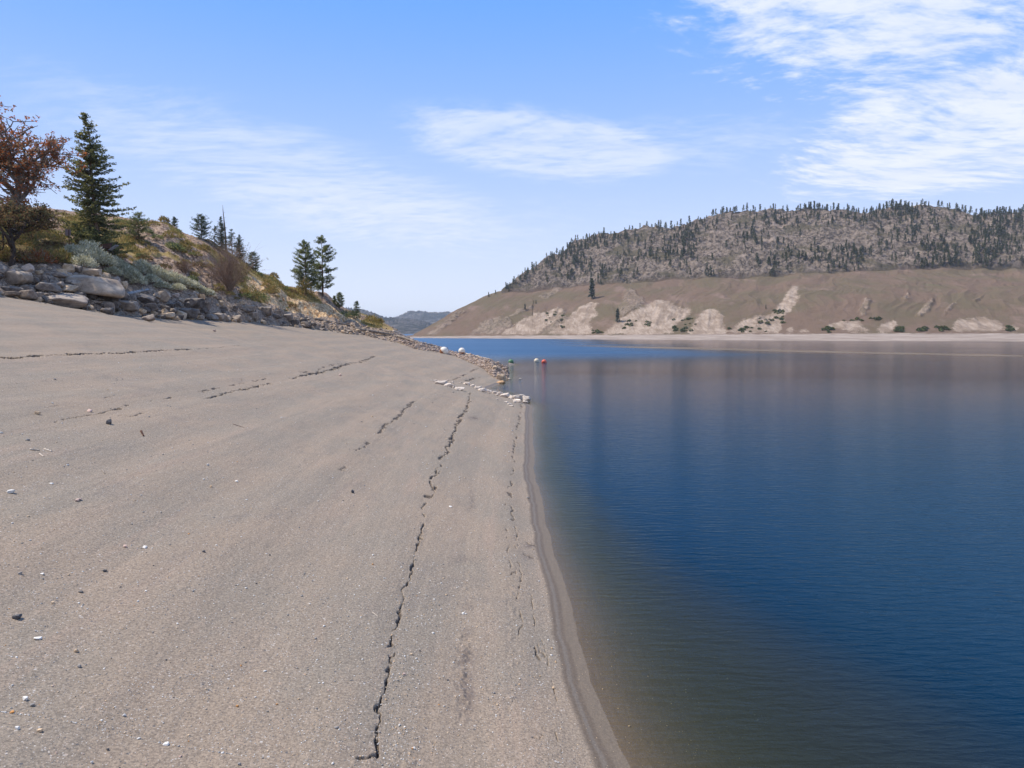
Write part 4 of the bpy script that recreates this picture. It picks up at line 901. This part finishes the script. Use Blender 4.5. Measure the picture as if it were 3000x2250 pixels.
# ------------------------------------------------------------------ boulders
z7 = lambda x, y: (x / 4.424, 720 + y / 4.424)
BIG = [(38, 806, 96, 52, R_light, 'pale rounded boulder with dark underside topping the riprap beside the small dark tree'),
 (130, 836, 66, 32, R_mid, 'wedge-shaped grey boulder between the pale rounded one and the big slab'),
 (262, 828, 172, 56, R_light, 'biggest boulder, long pale slab over darker rocks'),
 (262, 795, 66, 24, R_light, 'brownish block perched on top of the big pale slab'),
 (212, 832, 50, 40, R_light, 'knobby whitish boulder leaning on the uphill end of the big slab'),
 (190, 842, 70, 24, R_tan, 'reddish tan rock wedged beside the big pale slab'),
 (336, 845, 34, 42, R_mid, 'upright grey end block below the downhill end of the big slab'),
 (356, 836, 36, 24, R_tan, 'light tan rock just downhill of the big slab'),
 (74, 858, 52, 36, R_mid, 'pointed grey boulder at the sand edge under the pale rounded boulder'),
 (30, 845, 64, 26, R_dark, 'flat dark boulder under the pale rounded boulder'),
 (20, 862, 56, 14, R_mid, 'low slab half buried in the sand, farthest uphill end of the riprap'),
 (100, 866, 46, 24, R_mid, 'rounded grey rock beside the pointed one at the sand edge'),
 (178, 872, 140, 42, R_mid, 'long smooth grey slab sloping into the sand'),
 (168, 803, 38, 18, R_mid, 'square block standing in the weeds above the riprap'),
 (176, 794, 30, 16, R_tan, 'yellowish topped block behind the square block in the weeds'),
 (221, 786, 38, 22, R_mid, 'mottled grey block under the sagebrush'),
 (225, 862, 46, 26, R_dark, 'dark rock in the hollow under the big slab'),
 (238, 884, 34, 24, R_dark, 'dark cube-shaped rock beside the end of the smooth grey slab'),
 (272, 860, 42, 18, R_dark, 'brownish flat rock in the shade under the big slab'),
 (283, 878, 34, 10, R_mid, 'upper thin slab of the little stack below the big slab'),
 (282, 888, 36, 11, R_light, 'lower thin slab of the little stack below the big slab'),
 (308, 893, 30, 18, R_mid, 'small rounded grey rock by the stacked thin slabs'),
 (334, 895, 32, 26, R_dark, 'dark block with a deep crack standing near the sand edge'),
 (365, 893, 66, 28, R_mid, 'broad flat grey rock in the middle of the riprap near the sand'),
 (424, 874, 66, 28, R_dark, 'dark roof-shaped boulder below the driftwood log'),
 (386, 874, 30, 22, R_mid, 'brown-grey rock beside the roof-shaped boulder'),
 (436, 897, 38, 26, R_dark, 'dark square boulder under the roof-shaped one'),
 (472, 871, 52, 28, R_light, 'pale boulder with black shadow under it, above the dark riprap'),
 (482, 922, 60, 22, R_tan, 'flat cream-tan rock at the sand edge'), (512, 932, 26, 12, R_tan, 'small orange-tan rock at the end of the cream one'),
 (430, 930, 44, 18, R_mid, 'brownish low rocks corner sticking out of the sand'),
 (480, 905, 30, 22, R_dark, 'dark round rock above the cream-tan rock'), (505, 910, 26, 20, R_mid, 'small grey block between the dark round rock and the wide boulder'),
 (546, 912, 62, 38, R_dark, 'wide dark boulder sloping to the sand with a pale streak'),
 (588, 896, 48, 30, R_dark, 'dark undercut boulder with a white band around it'), (565, 885, 56, 26, R_dark, 'brown-black sloping rock above the wide dark boulder'),
 (586, 928, 22, 18, R_light, 'small pale triangular rock under the undercut boulder'), (612, 924, 46, 16, R_mid, 'flat grey rock with shadow below it near the sand'),
 (588, 868, 26, 18, R_orange, 'orange rusty rock at the top of the riprap'), (572, 861, 20, 14, R_light, 'whitish rock next to the orange one'), (645, 885, 22, 15, R_tan, 'cream rounded rock high in the riprap'),
 (650, 928, 36, 22, R_mid, 'grey rock pile end at the sand below the cream rounded rock'), (690, 932, 42, 20, R_mid, 'loaf-shaped grey rock at the sand edge'),
 (742, 924, 34, 26, R_mid, 'tall rounded grey rock below the two big blocks'), (728, 902, 42, 26, R_mid, 'large pale grey block beside the lichen-spotted block'), (776, 906, 44, 32, R_mid, 'lichen-spotted block with dark lower half'),
 (815, 915, 24, 16, R_mid, 'squarish grey rock downhill of the lichen-spotted block'), (842, 930, 30, 18, R_mid, 'rounded grey rock near the lower end of the riprap'), (862, 942, 26, 22, R_dark, 'dark leaning slab near the lower end of the riprap'), (806, 928, 28, 16, R_dark, 'flat dark rock between rounded grey ones'), (893, 948, 34, 18, R_dark, 'last large dark rock before the grey logs')]
for k, (px, py, wd, ht, mt, lab) in enumerate(BIG):
    put_rock(px, py, wd * 1.05, ht * 1.15, mt, lab, 500 + k, sink=.18, tmin=50)
rr = random.Random(11); cnt = 0; tries = 0
while cnt < 295 and tries < 3000:
    tries += 1
    px = rr.uniform(-40, 1150) if rr.random() < .82 else rr.uniform(-40, 700); b, t_ = float(tab(BOT, px)), float(tab(TOP, px)); f = rr.random(); py = b + (t_ - b) * f * 1.02
    s_ = rr.lognormvariate(0, .35) * (26 - .014 * max(0, px)) * (1.0 - .3 * f) * (1.1 if px < 900 else .8)
    mt = rr.choice([R_dark, R_dark, R_dark, R_mid] if (f < .62 and px < 1000) else [R_tan, R_light, R_pink, R_mid, R_mid])
    if f < .12 and rr.random() < .4: mt = R_tan
    key = {'dark_basalt': 'dark', 'grey_granite': 'grey', 'pale_granite': 'pale', 'tan_stone': 'tan', 'pinkish_rubble': 'pinkish'}[mt.name]
    o_ = put_rock(px, py - s_ * .3, s_ * 1.25, s_ * .8, mt, 'mid-sized %s riprap rock filling the boulder band above the sand' % key, 700 + tries, 'riprap_rock', 'rock', '%s riprap rocks' % key, tmin=50, tilt=.5)
    if o_: cnt += 1
r = np.random.default_rng(5)
def scatter(n_, fn): 
    out = []
    while len(out) < n_:
        q = fn()
        if q is None: continue
        px, py, s_ = q; P = crossing(px, py, tmin=8)
        if P is None or P.y > 200: continue
        w_ = s_ * P.y / F / 2; out.append((P.x, P.y, P.z + w_ * .25, w_))
    return out
def f1():
    px = r.uniform(-60, 1160); b, t_ = float(tab(BOT, px)), float(tab(TOP, px)); f = r.random() * 1.15 - .03; return px, b + (t_ - b) * f, r.lognormal(1.7, .35)
pts = scatter(2200, f1); k1 = [p_ for k, p_ in enumerate(pts) if k % 3 == 0]; k2 = [p_ for k, p_ in enumerate(pts) if k % 3]
merged_stones('rubble', k1, R_light, 3, 1, 'pale broken stones between the boulders', 'rubble'); merged_stones('rubble', k2, R_mid, 4, 1, 'grey broken stones between the boulders', 'rubble')
def f2():
    px = r.uniform(1150, 1490); b, t_ = float(tab(BOT, px)), float(tab(CRE, px)); f = r.random() ** .8 * 1.03 - .03; return px, b + (t_ - b) * f, r.lognormal(1.75, .4)
merged_stones('rubble', scatter(2600, f2), R_pink, 7, 1, 'pinkish rubble covering the point beside the buoys', 'rubble')
def f3(): return r.uniform(700, 1250), r.uniform(0, 14) + float(tab(BOT, r.uniform(700, 1250))), r.lognormal(1.0, .3)
# rocks of the tip
TIP = [(1467, 1098, 34, 30, R_tan, 'big cream boulder at the waterline of the point'), (1468, 1117, 30, 12, R_orange, 'orange-stained flat rock under the big cream boulder'), (1450, 1075, 22, 12, R_tan, 'cream rock above the big cream boulder'), (1492, 1108, 10, 5, R_white, 'small white rock awash just off the point'), (1524, 1108, 9, 5, R_white, 'lone white rock awash farther off the point'),
 (1483, 1072, 14, 8, R_pink, 'grey-pink rock awash beside the green buoy'), (1460, 1060, 12, 8, R_pink, 'pinkish rock near the top of the point')]
for k, (px, py, wd, ht, mt, lab) in enumerate(TIP):
    P = crossing(px, py + ht * .5, tmin=60)
    c_ = ray(px, py + ht * .5); tw = -H / c_[2]
    if P is None or P.z < 0: P = Vector((c_[0] * tw, c_[1] * tw, 0))
    k_ = P.y / F; ob = bpy.data.objects.new('rock', rock_mesh(k, mt, 'rock')); COL.objects.link(ob); ob.location = P + Vector((0, 0, ht * k_ * .2)); ob.scale = (wd * k_ / 1.9, wd * k_ / 1.8, ht * k_ / 1.36); ob.rotation_euler = (0, 0, k * .8); tag(ob, lab, 'rock')
WH = [(1290, 1119, 34, 11), (1312, 1127, 24, 9), (1324, 1130, 16, 6), (1345, 1138, 26, 8), (1275, 1114, 12, 5), (1368, 1123, 16, 7), (1384, 1129, 12, 6), (1402, 1136, 18, 10), (1414, 1140, 22, 12), (1428, 1144, 14, 7), (1450, 1149, 14, 7), (1462, 1152, 14, 8), (1480, 1156, 24, 12), (1496, 1161, 14, 8), (1511, 1162, 18, 12), (1528, 1162, 20, 16), (1543, 1166, 22, 20), (1515, 1172, 20, 9), (1540, 1177, 14, 8), (1482, 1178, 10, 4), (1492, 1183, 12, 4), (1499, 1188, 12, 4), (1456, 1170, 6, 3)]
for k, (px, py, wd, ht) in enumerate(WH):
    lab = {0: 'long white rock starting the pale chain in the sand', 3: 'thin white slab closing the upper piece of the pale chain', 16: 'biggest white rock, at the water end of the pale chain', 12: 'rounded white rock in the middle of the pale chain'}.get(k, 'white rock in the pale chain running to the water')
    put_rock(px, py, wd * 1.35, ht * 1.35, R_white, lab, 900 + k, 'white_rock', 'rock', None if k in (0, 3, 16, 12) else 'white rocks of the pale chain', sink=.2, tmin=40, vi=k % 12)

def f6():
    q = r.random() * (len(WH) - 4); k = int(q); a_, b_ = WH[min(k, 17)], WH[min(k + 1, 17)]; u_ = q - k
    return a_[0] + (b_[0] - a_[0]) * u_ + r.normal() * 4, a_[1] + (b_[1] - a_[1]) * u_ + r.normal() * 2.5 + 2, r.lognormal(1.75, .35)
merged_stones('rubble', scatter(520, f6), R_white, 9, 1, 'white broken stones between the white rocks of the pale chain', 'rubble')
# ------------------------------------------------------------------ driftwood logs
M_log = plain('grey_driftwood', lin(112, 102, 94), lin(158, 146, 134), 2.5, .9, .6); M_logp = plain('pale_driftwood', lin(178, 164, 148), lin(214, 200, 184), 2.5, .9, .5); M_logb = plain('blue_grey_driftwood', lin(138, 142, 146), lin(176, 178, 180), 2.5)
def log(p0, p1, dpx, mat, label, name='driftwood_log', lift=.5):
    A = crossing(*p0, tmin=5); B = crossing(*p1, tmin=5)
    if A is None or B is None: return
    L = (B - A).length; rd = dpx * (A.y + B.y) / 2 / F / 2; r_ = random.Random(int(p0[0])); P = []; 
    for k in range(9):
        q = k / 8; p_ = A.lerp(B, q); zz = max(ground_at(p_.x, p_.y), p_.z - rd); P.append((p_.x + r_.uniform(-1, 1) * rd * .25, p_.y, p_.z + rd * lift + r_.uniform(-1, 1) * rd * .15))
    mb = MB(); mb.tube(P, [rd * (.9 if k == 0 else 1.0 - .05 * k + r_.uniform(-.05, .05)) for k in range(9)], 9)
    root = empty(name, A); tag(root, label, 'log'); mb.V = [tuple(Vector(v) - A) for v in mb.V]; mb.build('stem', mat, root)
    for q in (2, 5):
        mb = MB(); s_ = Vector(P[q]) - A; mb.tube([s_, s_ + Vector((r_.uniform(-1, 1), -.3, 1.3)) * rd * 1.4], [rd * .3, rd * .12], 5); mb.build('branch_stub', mat, root)
log((373, 866), (436, 852), 11, M_logb, 'smooth blue-grey log lying across the top of the riprap')
log((922, 938), (1025, 958), 7, M_log, 'grey log at the foot of the tan cliff')
log((1040, 966), (1150, 983), 8, M_log, 'long grey log lying on the sand edge past the cliff')
log((1162, 986), (1216, 1003), 8, M_log, 'dark grey log pointing down toward the white buoys')
log((1152, 972), (1204, 994), 6, M_logp, 'bleached pale log on the crest of the point')
log((1226, 1006), (1284, 1018), 7, M_log, 'dark log ending at the first white buoy')
log((1364, 1039), (1434, 1053), 4, M_logp, 'thin bleached pole along the far edge of the point')
log((1455, 1064), (1489, 1079), 4, M_post, 'thin dark pole slanting into the water by the green buoy', lift=.8)
log((88, 1319), (116, 1322), 7, M_logp, 'short thick bleached driftwood chunk on the sand', 'driftwood', .6)
log((130, 1317), (152, 1325), 6, M_logp, 'bleached driftwood piece next to the thick chunk', 'driftwood', .5)
log((115, 1330), (128, 1340), 4, M_logp, 'small pale splinter in front of the thick driftwood chunk', 'driftwood', .5)
log((1091, 1795), (1109, 1808), 2.2, M_logp, 'short white stick lying beside the main crack', 'stick', .6)
log((682, 1243), (716, 1254), 1.6, M_post, 'long thin dark twig on the upper sand', 'stick', .6)
log((413, 1264), (421, 1279), 6, M_brown, 'small brown bark chip on the upper sand', 'bark_piece', .5)
log((300, 1378), (308, 1390), 4, M_log, 'small curved grey bark piece on the sand', 'bark_piece', .5)

# ------------------------------------------------------------------ buoys
def buoy_mat(name, a, b, stain, lvl):
    m, n = material(name); p = n.obj(); s_ = n.sep(p); f = n.noise(p, 5, 5, .7)
    c = n.mix(n.ramp(f, .4, .6), a, b); c = n.mix(n.ramp(n.math('ADD', s_[2], n.math('MULTIPLY', n.math('SUBTRACT', f, .5), .7)), lvl + .12, lvl - .1), c, stain); finish(n, c, .5, None, .4); return m
def buoy(px, py, dpx, mat, label, water=False, tilt=(0, 0), metal=None):
    if water: c_ = ray(px, py); tw = -H / c_[2]; P = Vector((c_[0] * tw, c_[1] * tw, 0))
    else: P = crossing(px, py, tmin=60)
    R = dpx * P.y / F / 2; root = empty('mooring_buoy', P); tag(root, label, 'buoy'); root.rotation_euler = (tilt[0], tilt[1], 0)
    V, Fc = ICO[4]; zc_ = R * (.35 if water else .82); mb = MB()
    me = mesh('float', V * R, Fc, mat, None, True, root); me.location = (0, 0, zc_)
    mb = MB(); mb.tube([(0, 0, R * .93), (0, 0, R * 1.03)], [R * .2, R * .16], 12); o2 = mb.build('collar', M_ru, me)
    mb = MB(); a = [(math.cos(q) * R * .12, 0, R * 1.08 + math.sin(q) * R * .12) for q in np.linspace(0, 2 * pi, 14)]; mb.tube(a, [R * .03] * 14, 6); mb.build('lifting_eye', M_ru, me)
    return root
M_ru = plain('rusty_iron', lin(110, 66, 44), lin(150, 100, 70), 8)
W1 = buoy_mat('white_buoy_plastic', (.86, .82, .74, 1), (.76, .68, .56, 1), lin(156, 100, 66), -.2)
W2 = buoy_mat('cream_buoy_plastic', (.84, .74, .56, 1), (.72, .58, .40, 1), lin(176, 134, 92), -.25)
b = buoy(1293, 1035, 25, W1, 'white buoy with rusty side, stranded on sand at the end of the dark log', tilt=(0, radians(50)))
b = buoy(1353, 1037, 20, W1, 'stranded white buoy with tan-stained base, half sunk in the rubble')
buoy(1497, 1063, 16, buoy_mat('green_buoy_plastic', lin(78, 122, 88), lin(96, 134, 100), lin(52, 84, 62), -.3), 'green buoy floating in the shallows off the point', True)
buoy(1572, 1060, 15, W2, 'cream-white buoy floating next to the red one', True)
buoy(1594, 1063, 15, buoy_mat('red_buoy_plastic', lin(206, 84, 62), lin(222, 104, 80), lin(120, 40, 32), -.25), 'red-orange buoy floating beside the cream one', True)

# ------------------------------------------------------------------ pebbles and beach stones
PEB = [(108, 1209, 18, 13, P_tan, 'tan rock with dark shadow on the upper sand, beside the second crack'), (262, 1203, 17, 9, P_pink, 'pinkish rock touching the upper crack'), (317, 1235, 18, 17, P_dark, 'dark rounded rock below the upper crack'), (628, 968, 9, 8, P_pink, 'pale stone alone on the sand below the riprap'), (160, 1110, 7, 6, P_mid, 'small grey stone high on the sand'), (229, 1463, 18, 8, P_pink, 'flat brownish-pink stone on the sand'), (29, 1441, 22, 12, P_white, 'large white stone at the edge of the view, mid-beach'),
 (152, 1181, 7, 4, P_white, 'tiny white stone above the tan rock'), (225, 1465, 14, 10, P_pink, 'knobbly pale stone among the brownish ones'), (150, 1416, 12, 5, P_white, 'flat white pebble above the large white stone'), (197, 1363, 8, 5, P_white, 'white pebble beside the driftwood'), (46, 1807, 32, 14, P_dark, 'dark slate-grey oval cobble, biggest on the near sand'), (109, 1872, 26, 9, P_white, 'long white oval pebble below the dark cobble'), (222, 1908, 14, 12, P_tan, 'cream square pebble on the near sand'), (231, 1951, 13, 11, P_mid, 'grey pebble under the cream square one'),
 (72, 2046, 18, 13, P_white, 'pale oval pebble low on the near sand'), (93, 2067, 16, 10, P_mid, 'two-toned grey pebble beside the pale oval'), (34, 2086, 15, 8, P_orange, 'bright orange pebble on the near sand'), (117, 2143, 16, 11, P_tan, 'tan round pebble near the bottom corner'), (49, 2133, 14, 10, P_white, 'white pebble near the bottom corner'), (363, 2096, 13, 8, P_white, 'white oval pebble in the middle of the near sand'), (486, 2181, 20, 9, P_white, 'pale flat oval pebble nearest the bottom'), (700, 2240, 12, 8, P_mid, 'round grey pebble at the bottom'), (268, 2234, 9, 8, P_white, 'white pebble at the bottom'), (315, 2198, 10, 8, P_dark, 'dark brown pebble at the bottom'),
 (424, 1602, 16, 8, P_white, 'bright white pebble on the middle sand'), (366, 1601, 13, 9, P_pink, 'pink-white pebble with a dark side'), (597, 1617, 11, 7, P_dark, 'dark grey pebble right of the bright white one'), (306, 1672, 14, 9, P_dark, 'dark brown oval pebble'), (123, 1683, 12, 6, P_white, 'white oval pebble above the slate cobble'), (58, 1680, 12, 9, P_mid, 'light grey round pebble above the slate cobble'), (154, 1767, 9, 8, P_tan, 'cream pebble in the gravel patch'), (235, 1735, 16, 6, P_dark, 'long dark flat pebble'), (1032, 1438, 9, 12, P_dark, 'upright dark stone standing on the middle sand'), (608, 1362, 8, 7, P_white, 'white pebble above the pinkish gravel'), (618, 1425, 10, 7, P_tan, 'tan pebble in the pinkish gravel'), (692, 1410, 11, 6, P_white, 'pale pebble in the pinkish gravel'), (996, 1098, 10, 7, P_pink, 'lone pale stone far down the beach'), (1320, 1484, 11, 4, P_white, 'thin white pebble between the cracks'), (1212, 2193, 13, 8, P_white, 'white pebble by the bottom of the main crack'), (790, 1625, 6, 5, P_dark, 'small dark pebble amid the reddish gravel')]
for k, (px, py, wd, ht, mt, lab) in enumerate(PEB):
    put_rock(px, py, wd, ht, mt, lab, 1200 + k, 'beach_stone', 'stone', sink=.15, tilt=.2)
rr = random.Random(21); cnt = 0; NM = {'white_pebble_stone': 'white', 'tan_pebble_stone': 'tan', 'dark_slate': 'dark', 'grey_pebble_stone': 'grey', 'pinkish_pebble_stone': 'pinkish', 'orange_pebble_stone': 'orange'}
while cnt < 255:
    if rr.random() < .6: px, py = rr.uniform(-10, 700) , rr.uniform(1580, 2255)
    elif rr.random() < .6: px, py = rr.uniform(500, 1250), rr.uniform(1350, 2255)
    else: px, py = rr.gauss(1200, 50), rr.uniform(1700, 2255)
    mt = rr.choice([P_white, P_white, P_tan, P_dark, P_mid, P_pink, P_pink, P_orange]); s_ = min(11, rr.lognormvariate(1.35, .35)) * (.6 + .5 * (py - 1300) / 950)
    o_ = put_rock(px, py, s_ * 1.2, s_ * .75, mt, 'small %s pebble scattered on the near sand' % NM[mt.name], 2000 + cnt, 'pebble', 'pebble', '%s pebbles scattered on the near sand' % NM[mt.name], sink=.2, tilt=.3, yaw=rr.uniform(0, 3)); cnt += 1
r = np.random.default_rng(77)
def f4():
    px, py = r.uniform(-20, 1650), 1030 + 1220 * r.random() ** .8
    x_lim = 1500 + (py - 1200) * .2 if py > 1200 else 1400
    if px > x_lim or py < float(tab(BOT, px)) + 20: return None
    g = vn(px * .006, py * .008, 3) * .6 + vn(px * .03, py * .03, 5) * .4
    strip = math.exp(-((px - (1205 - (py - 1700) * .08)) / 55) ** 2) * (py > 1650)
    if r.random() > .18 + 1.3 * max(0, g - .42) + strip: return None
    return px, py, r.lognormal(1.15, .45) * (.65 + .45 * (py - 1030) / 1220)
pts = scatter(11000, f4)
merged_stones('gravel', pts[:4200], P_white, 21, 1, 'tiny white gravel specks in the sand', 'gravel'); merged_stones('gravel', pts[4200:7600], P_tan, 22, 1, 'tiny tan gravel specks in the sand', 'gravel'); merged_stones('gravel', pts[7600:], P_mid, 23, 1, 'tiny grey gravel specks in the sand', 'gravel')
def f5():
    px, py = r.uniform(1680, 2250), r.uniform(1850, 2255); c_ = ray(px, py); return (px, py, r.lognormal(1.1, .4))
merged_stones('gravel', scatter(500, f5), P_tan, 24, 1, 'pale gravel on the shallow lake bed', 'gravel')

# ------------------------------------------------------------------ trees and bushes across the lake
def far_cross(px, py):
    i = int(np.clip(np.searchsorted(fp, px), 0, nf - 1)); sl = float(slope_px(py)); g = FZ[i] - (H + FT[i] * sl); k = np.where(g > 0)[0]
    if not len(k): return None
    k = int(k[0]); return Vector((FU[i] * FT[i, k], FT[i, k], FZ[i, k]))
def far_tree_geo(seed, narrow=.17, k=110):
    r_ = np.random.default_rng(seed); f = r_.random(k) ** .9; rad = narrow * (1 - f) ** .75 * (.55 + .6 * r_.random(k)); an = r_.random(k) * 6.28
    C = np.stack([np.cos(an) * rad, np.sin(an) * rad, .10 + f * .88], 1)
    V, Fc, A = leaves(C, .01, 1, .12, r_, 1, .9, -.2); n0 = len(V); tv = [(-.014, 0, -.06), (.014, 0, -.06), (0, 0, .96), (0, -.014, -.06), (0, .014, -.06), (0, 0, .96)]
    return np.concatenate([V, np.array(tv)]), np.concatenate([Fc, np.array([[n0, n0 + 1, n0 + 2], [n0 + 3, n0 + 4, n0 + 5]])]), np.concatenate([A, np.full(6, .1)])
FG = [far_tree_geo(400 + k, .11 + .03 * (k % 4)) for k in range(8)]
FM = [mesh('distant_pine', *g[:2], M_far_tree, {'rnd': g[2]}, link=False) for g in FG]
rr = random.Random(31); T_ = []
def add(P, h): 
    if P is not None: T_.append((P, h))
for px in list(np.arange(1505, 3040, 7.5)):                       # skyline row
    d_ = vn(px * .02, 3.3, 2); 
    for q in range(2 if px > 2300 else 1):
        if rr.random() < .1 + .75 * d_ + (.12 if px > 1700 else 0):
            x_ = px + rr.uniform(-5, 5); i = int(np.clip(np.searchsorted(fp, x_), 0, nf - 1)); sl = (FZ[i] - H) / FT[i]; j = int(np.argmax(sl)); j = max(0, j - rr.randint(0, 5)); add(Vector((FU[i] * FT[i, j], FT[i, j], FZ[i, j])), rr.uniform(4.5, 11) * (.75 if px < 1900 else 1))
sky_n = len(T_)
tries = 0
while len(T_) < 1500:
    tries += 1; px = rr.uniform(1480, 3030); pk, pt = float(tab(SKY_, px)), float(tab(TER, px)); f = rr.random() ** 1.25; py = pk + (pt - pk) * f
    dn_ = fbm(px * .012, py * .02, 3, 7) ; gl = math.exp(-((px - (2640 + (py - 620) * .75)) / 55) ** 2) + .9 * math.exp(-((px - (2880 - (py - 620) * .1)) / 45) ** 2) + .35 * (f < .25)
    if rr.random() < max(0, (dn_ - .42) * 2.6) + gl * .8: add(far_cross(px, py), rr.uniform(4, 9.5))
SPECIAL = [(1731, 875, 58, 'tall twin-crowned dark pine at the foot of the rock slope'), (1808, 944, 40, 'tall dark pine in the gully beside the largest pale bluff'), (1537, 908, 17, 'lone small pine on the brown terrace'), (1432, 869, 13, 'lone pine on the low skyline of the far shore'), (1452, 862, 12, 'second pine on the low skyline of the far shore'), (2240, 905, 12, 'lone round dark tree above the pale bluff by the chute'), (1570, 890, 11, 'tiny pine higher on the brown terrace')]
for px, py, hp, lab in SPECIAL:
    P = far_cross(px, py) or far_cross(px, py + 6)
    if P is None: continue
    root = empty('distant_pine', P, 0); tag(root, lab, 'tree'); h = hp * P.y / F; g = far_tree_geo(int(px), .11, 260); c_ = mesh('crown', g[0] * h, g[1], M_far_tree, {'rnd': g[2]}, parent=root)
    mb = MB(); mb.tube([(0, 0, -.5), (0, 0, h * .8)], [.25, .06], 5); mb.build('trunk', M_bark, root)
T_.sort(key=lambda q: -q[1] / q[0].y)
sky_set = set()
for k, (P, h) in enumerate(T_[:290]):
    ob = bpy.data.objects.new('distant_pine', FM[k % 8]); COL.objects.link(ob); ob.location = P; ob.scale = (h * rr.uniform(.8, 1.25),) * 2 + (h,); ob.rotation_euler = (0, 0, rr.uniform(0, 6))
    tag(ob, 'dark pine dotted over the rocky mountain across the lake', 'tree', 'pines on the rocky mountain across the lake')
V = []; Fc = []; A = []; o_ = 0
for k, (P, h) in enumerate(T_[290:]):
    g = FG[k % 8]; an = rr.uniform(0, 6.28); c_, s_ = math.cos(an), math.sin(an); v = g[0]; w_ = rr.uniform(.85, 1.3); vv = np.stack([(v[:, 0] * c_ - v[:, 1] * s_) * h * w_ + P.x, (v[:, 0] * s_ + v[:, 1] * c_) * h * w_ + P.y, v[:, 2] * h + P.z], 1)
    V.append(vv); Fc.append(g[1] + o_); A.append(g[2]); o_ += len(v)
tag(mesh('distant_forest', np.concatenate(V), np.concatenate(Fc), M_far_tree, {'rnd': np.concatenate(A)}), 'thin pine wood sprinkled over the rocky mountain', 'forest', kind='stuff')
# bushes on the far shore
def blobm(seed):
    r_ = np.random.default_rng(seed); d_ = r_.normal(size=(60, 3)); d_[:, 2] = np.abs(d_[:, 2]); d_ /= np.linalg.norm(d_, axis=1)[:, None]; g = leaves(d_ * .7, .15, 1, .5, r_); return mesh('distant_bush', g[0], g[1], M_far_bush, {'rnd': g[2]}, link=False)
BM = [blobm(k) for k in range(4)]; cnt = 0
zones = [(z5((1990, 1000))[0], z5((1890, 1040))[0]), (z5((1870, 1035))[0], z5((2060, 925))[0]), (z5((1300, 1050))[0], z5((1390, 1030))[0]), (z5((970, 1010))[0], z5((1110, 900))[0]), (z5((1540, 1020))[0], z5((1730, 960))[0]), (z6((280, 1000))[0], z6((470, 930))[0]), (z6((400, 910))[0], z6((465, 885))[0]), (z6((760, 1045))[0], z6((830, 1005))[0]), (z6((890, 965))[0], z6((1160, 935))[0]), (z6((1270, 1040))[0], z6((1330, 1010))[0]), (z6((1560, 1035))[0], z6((1650, 1000))[0]), (z6((20, 1040))[0], z6((400, 1010))[0]), (z6((1440, 1035))[0], z6((1490, 1010))[0]), (z6((2080, 1035))[0], z6((2120, 1000))[0])]
while cnt < 170:
    a, b = zones[cnt % len(zones)]; P = far_cross(rr.uniform(min(a[0], b[0]), max(a[0], b[0])), rr.uniform(min(a[1], b[1]), max(a[1], b[1]))); cnt += 1
    if P is None: continue
    s_ = rr.uniform(.8, 2.2); ob = bpy.data.objects.new('distant_bush', BM[cnt % 4]); COL.objects.link(ob); ob.location = P; ob.scale = (s_ * 1.2, s_ * 1.2, s_); tag(ob, 'small dark bush on the pale bluffs of the far shore', 'bush', 'bushes on the far shore bluffs')
# ------------------------------------------------------------------ haze
m_h, n = material('haze_air'); o_ = n.node('ShaderNodeOutputMaterial')
pv = n.node('ShaderNodeVolumePrincipled', {'Color': (.80, .87, 1.0, 1), 'Density': 9e-5, 'Anisotropy': .1}); n.l.new(pv.outputs[0], o_.inputs['Volume'])
def haze():
    x0, x1, y0, y1, z0, z1 = -9500, 9500, -3500, 9500, -16.0, 215
    V = [(x, y, z_) for x in (x0, x1) for y in (y0, y1) for z_ in (z0, z1)]
    Fc = [(0, 1, 3, 2), (4, 6, 7, 5), (0, 4, 5, 1), (2, 3, 7, 6), (0, 2, 6, 4), (1, 5, 7, 3)]
    tag(mesh('haze', V, Fc, m_h), 'thin bluish haze over the lake', 'haze', kind='stuff')
haze()
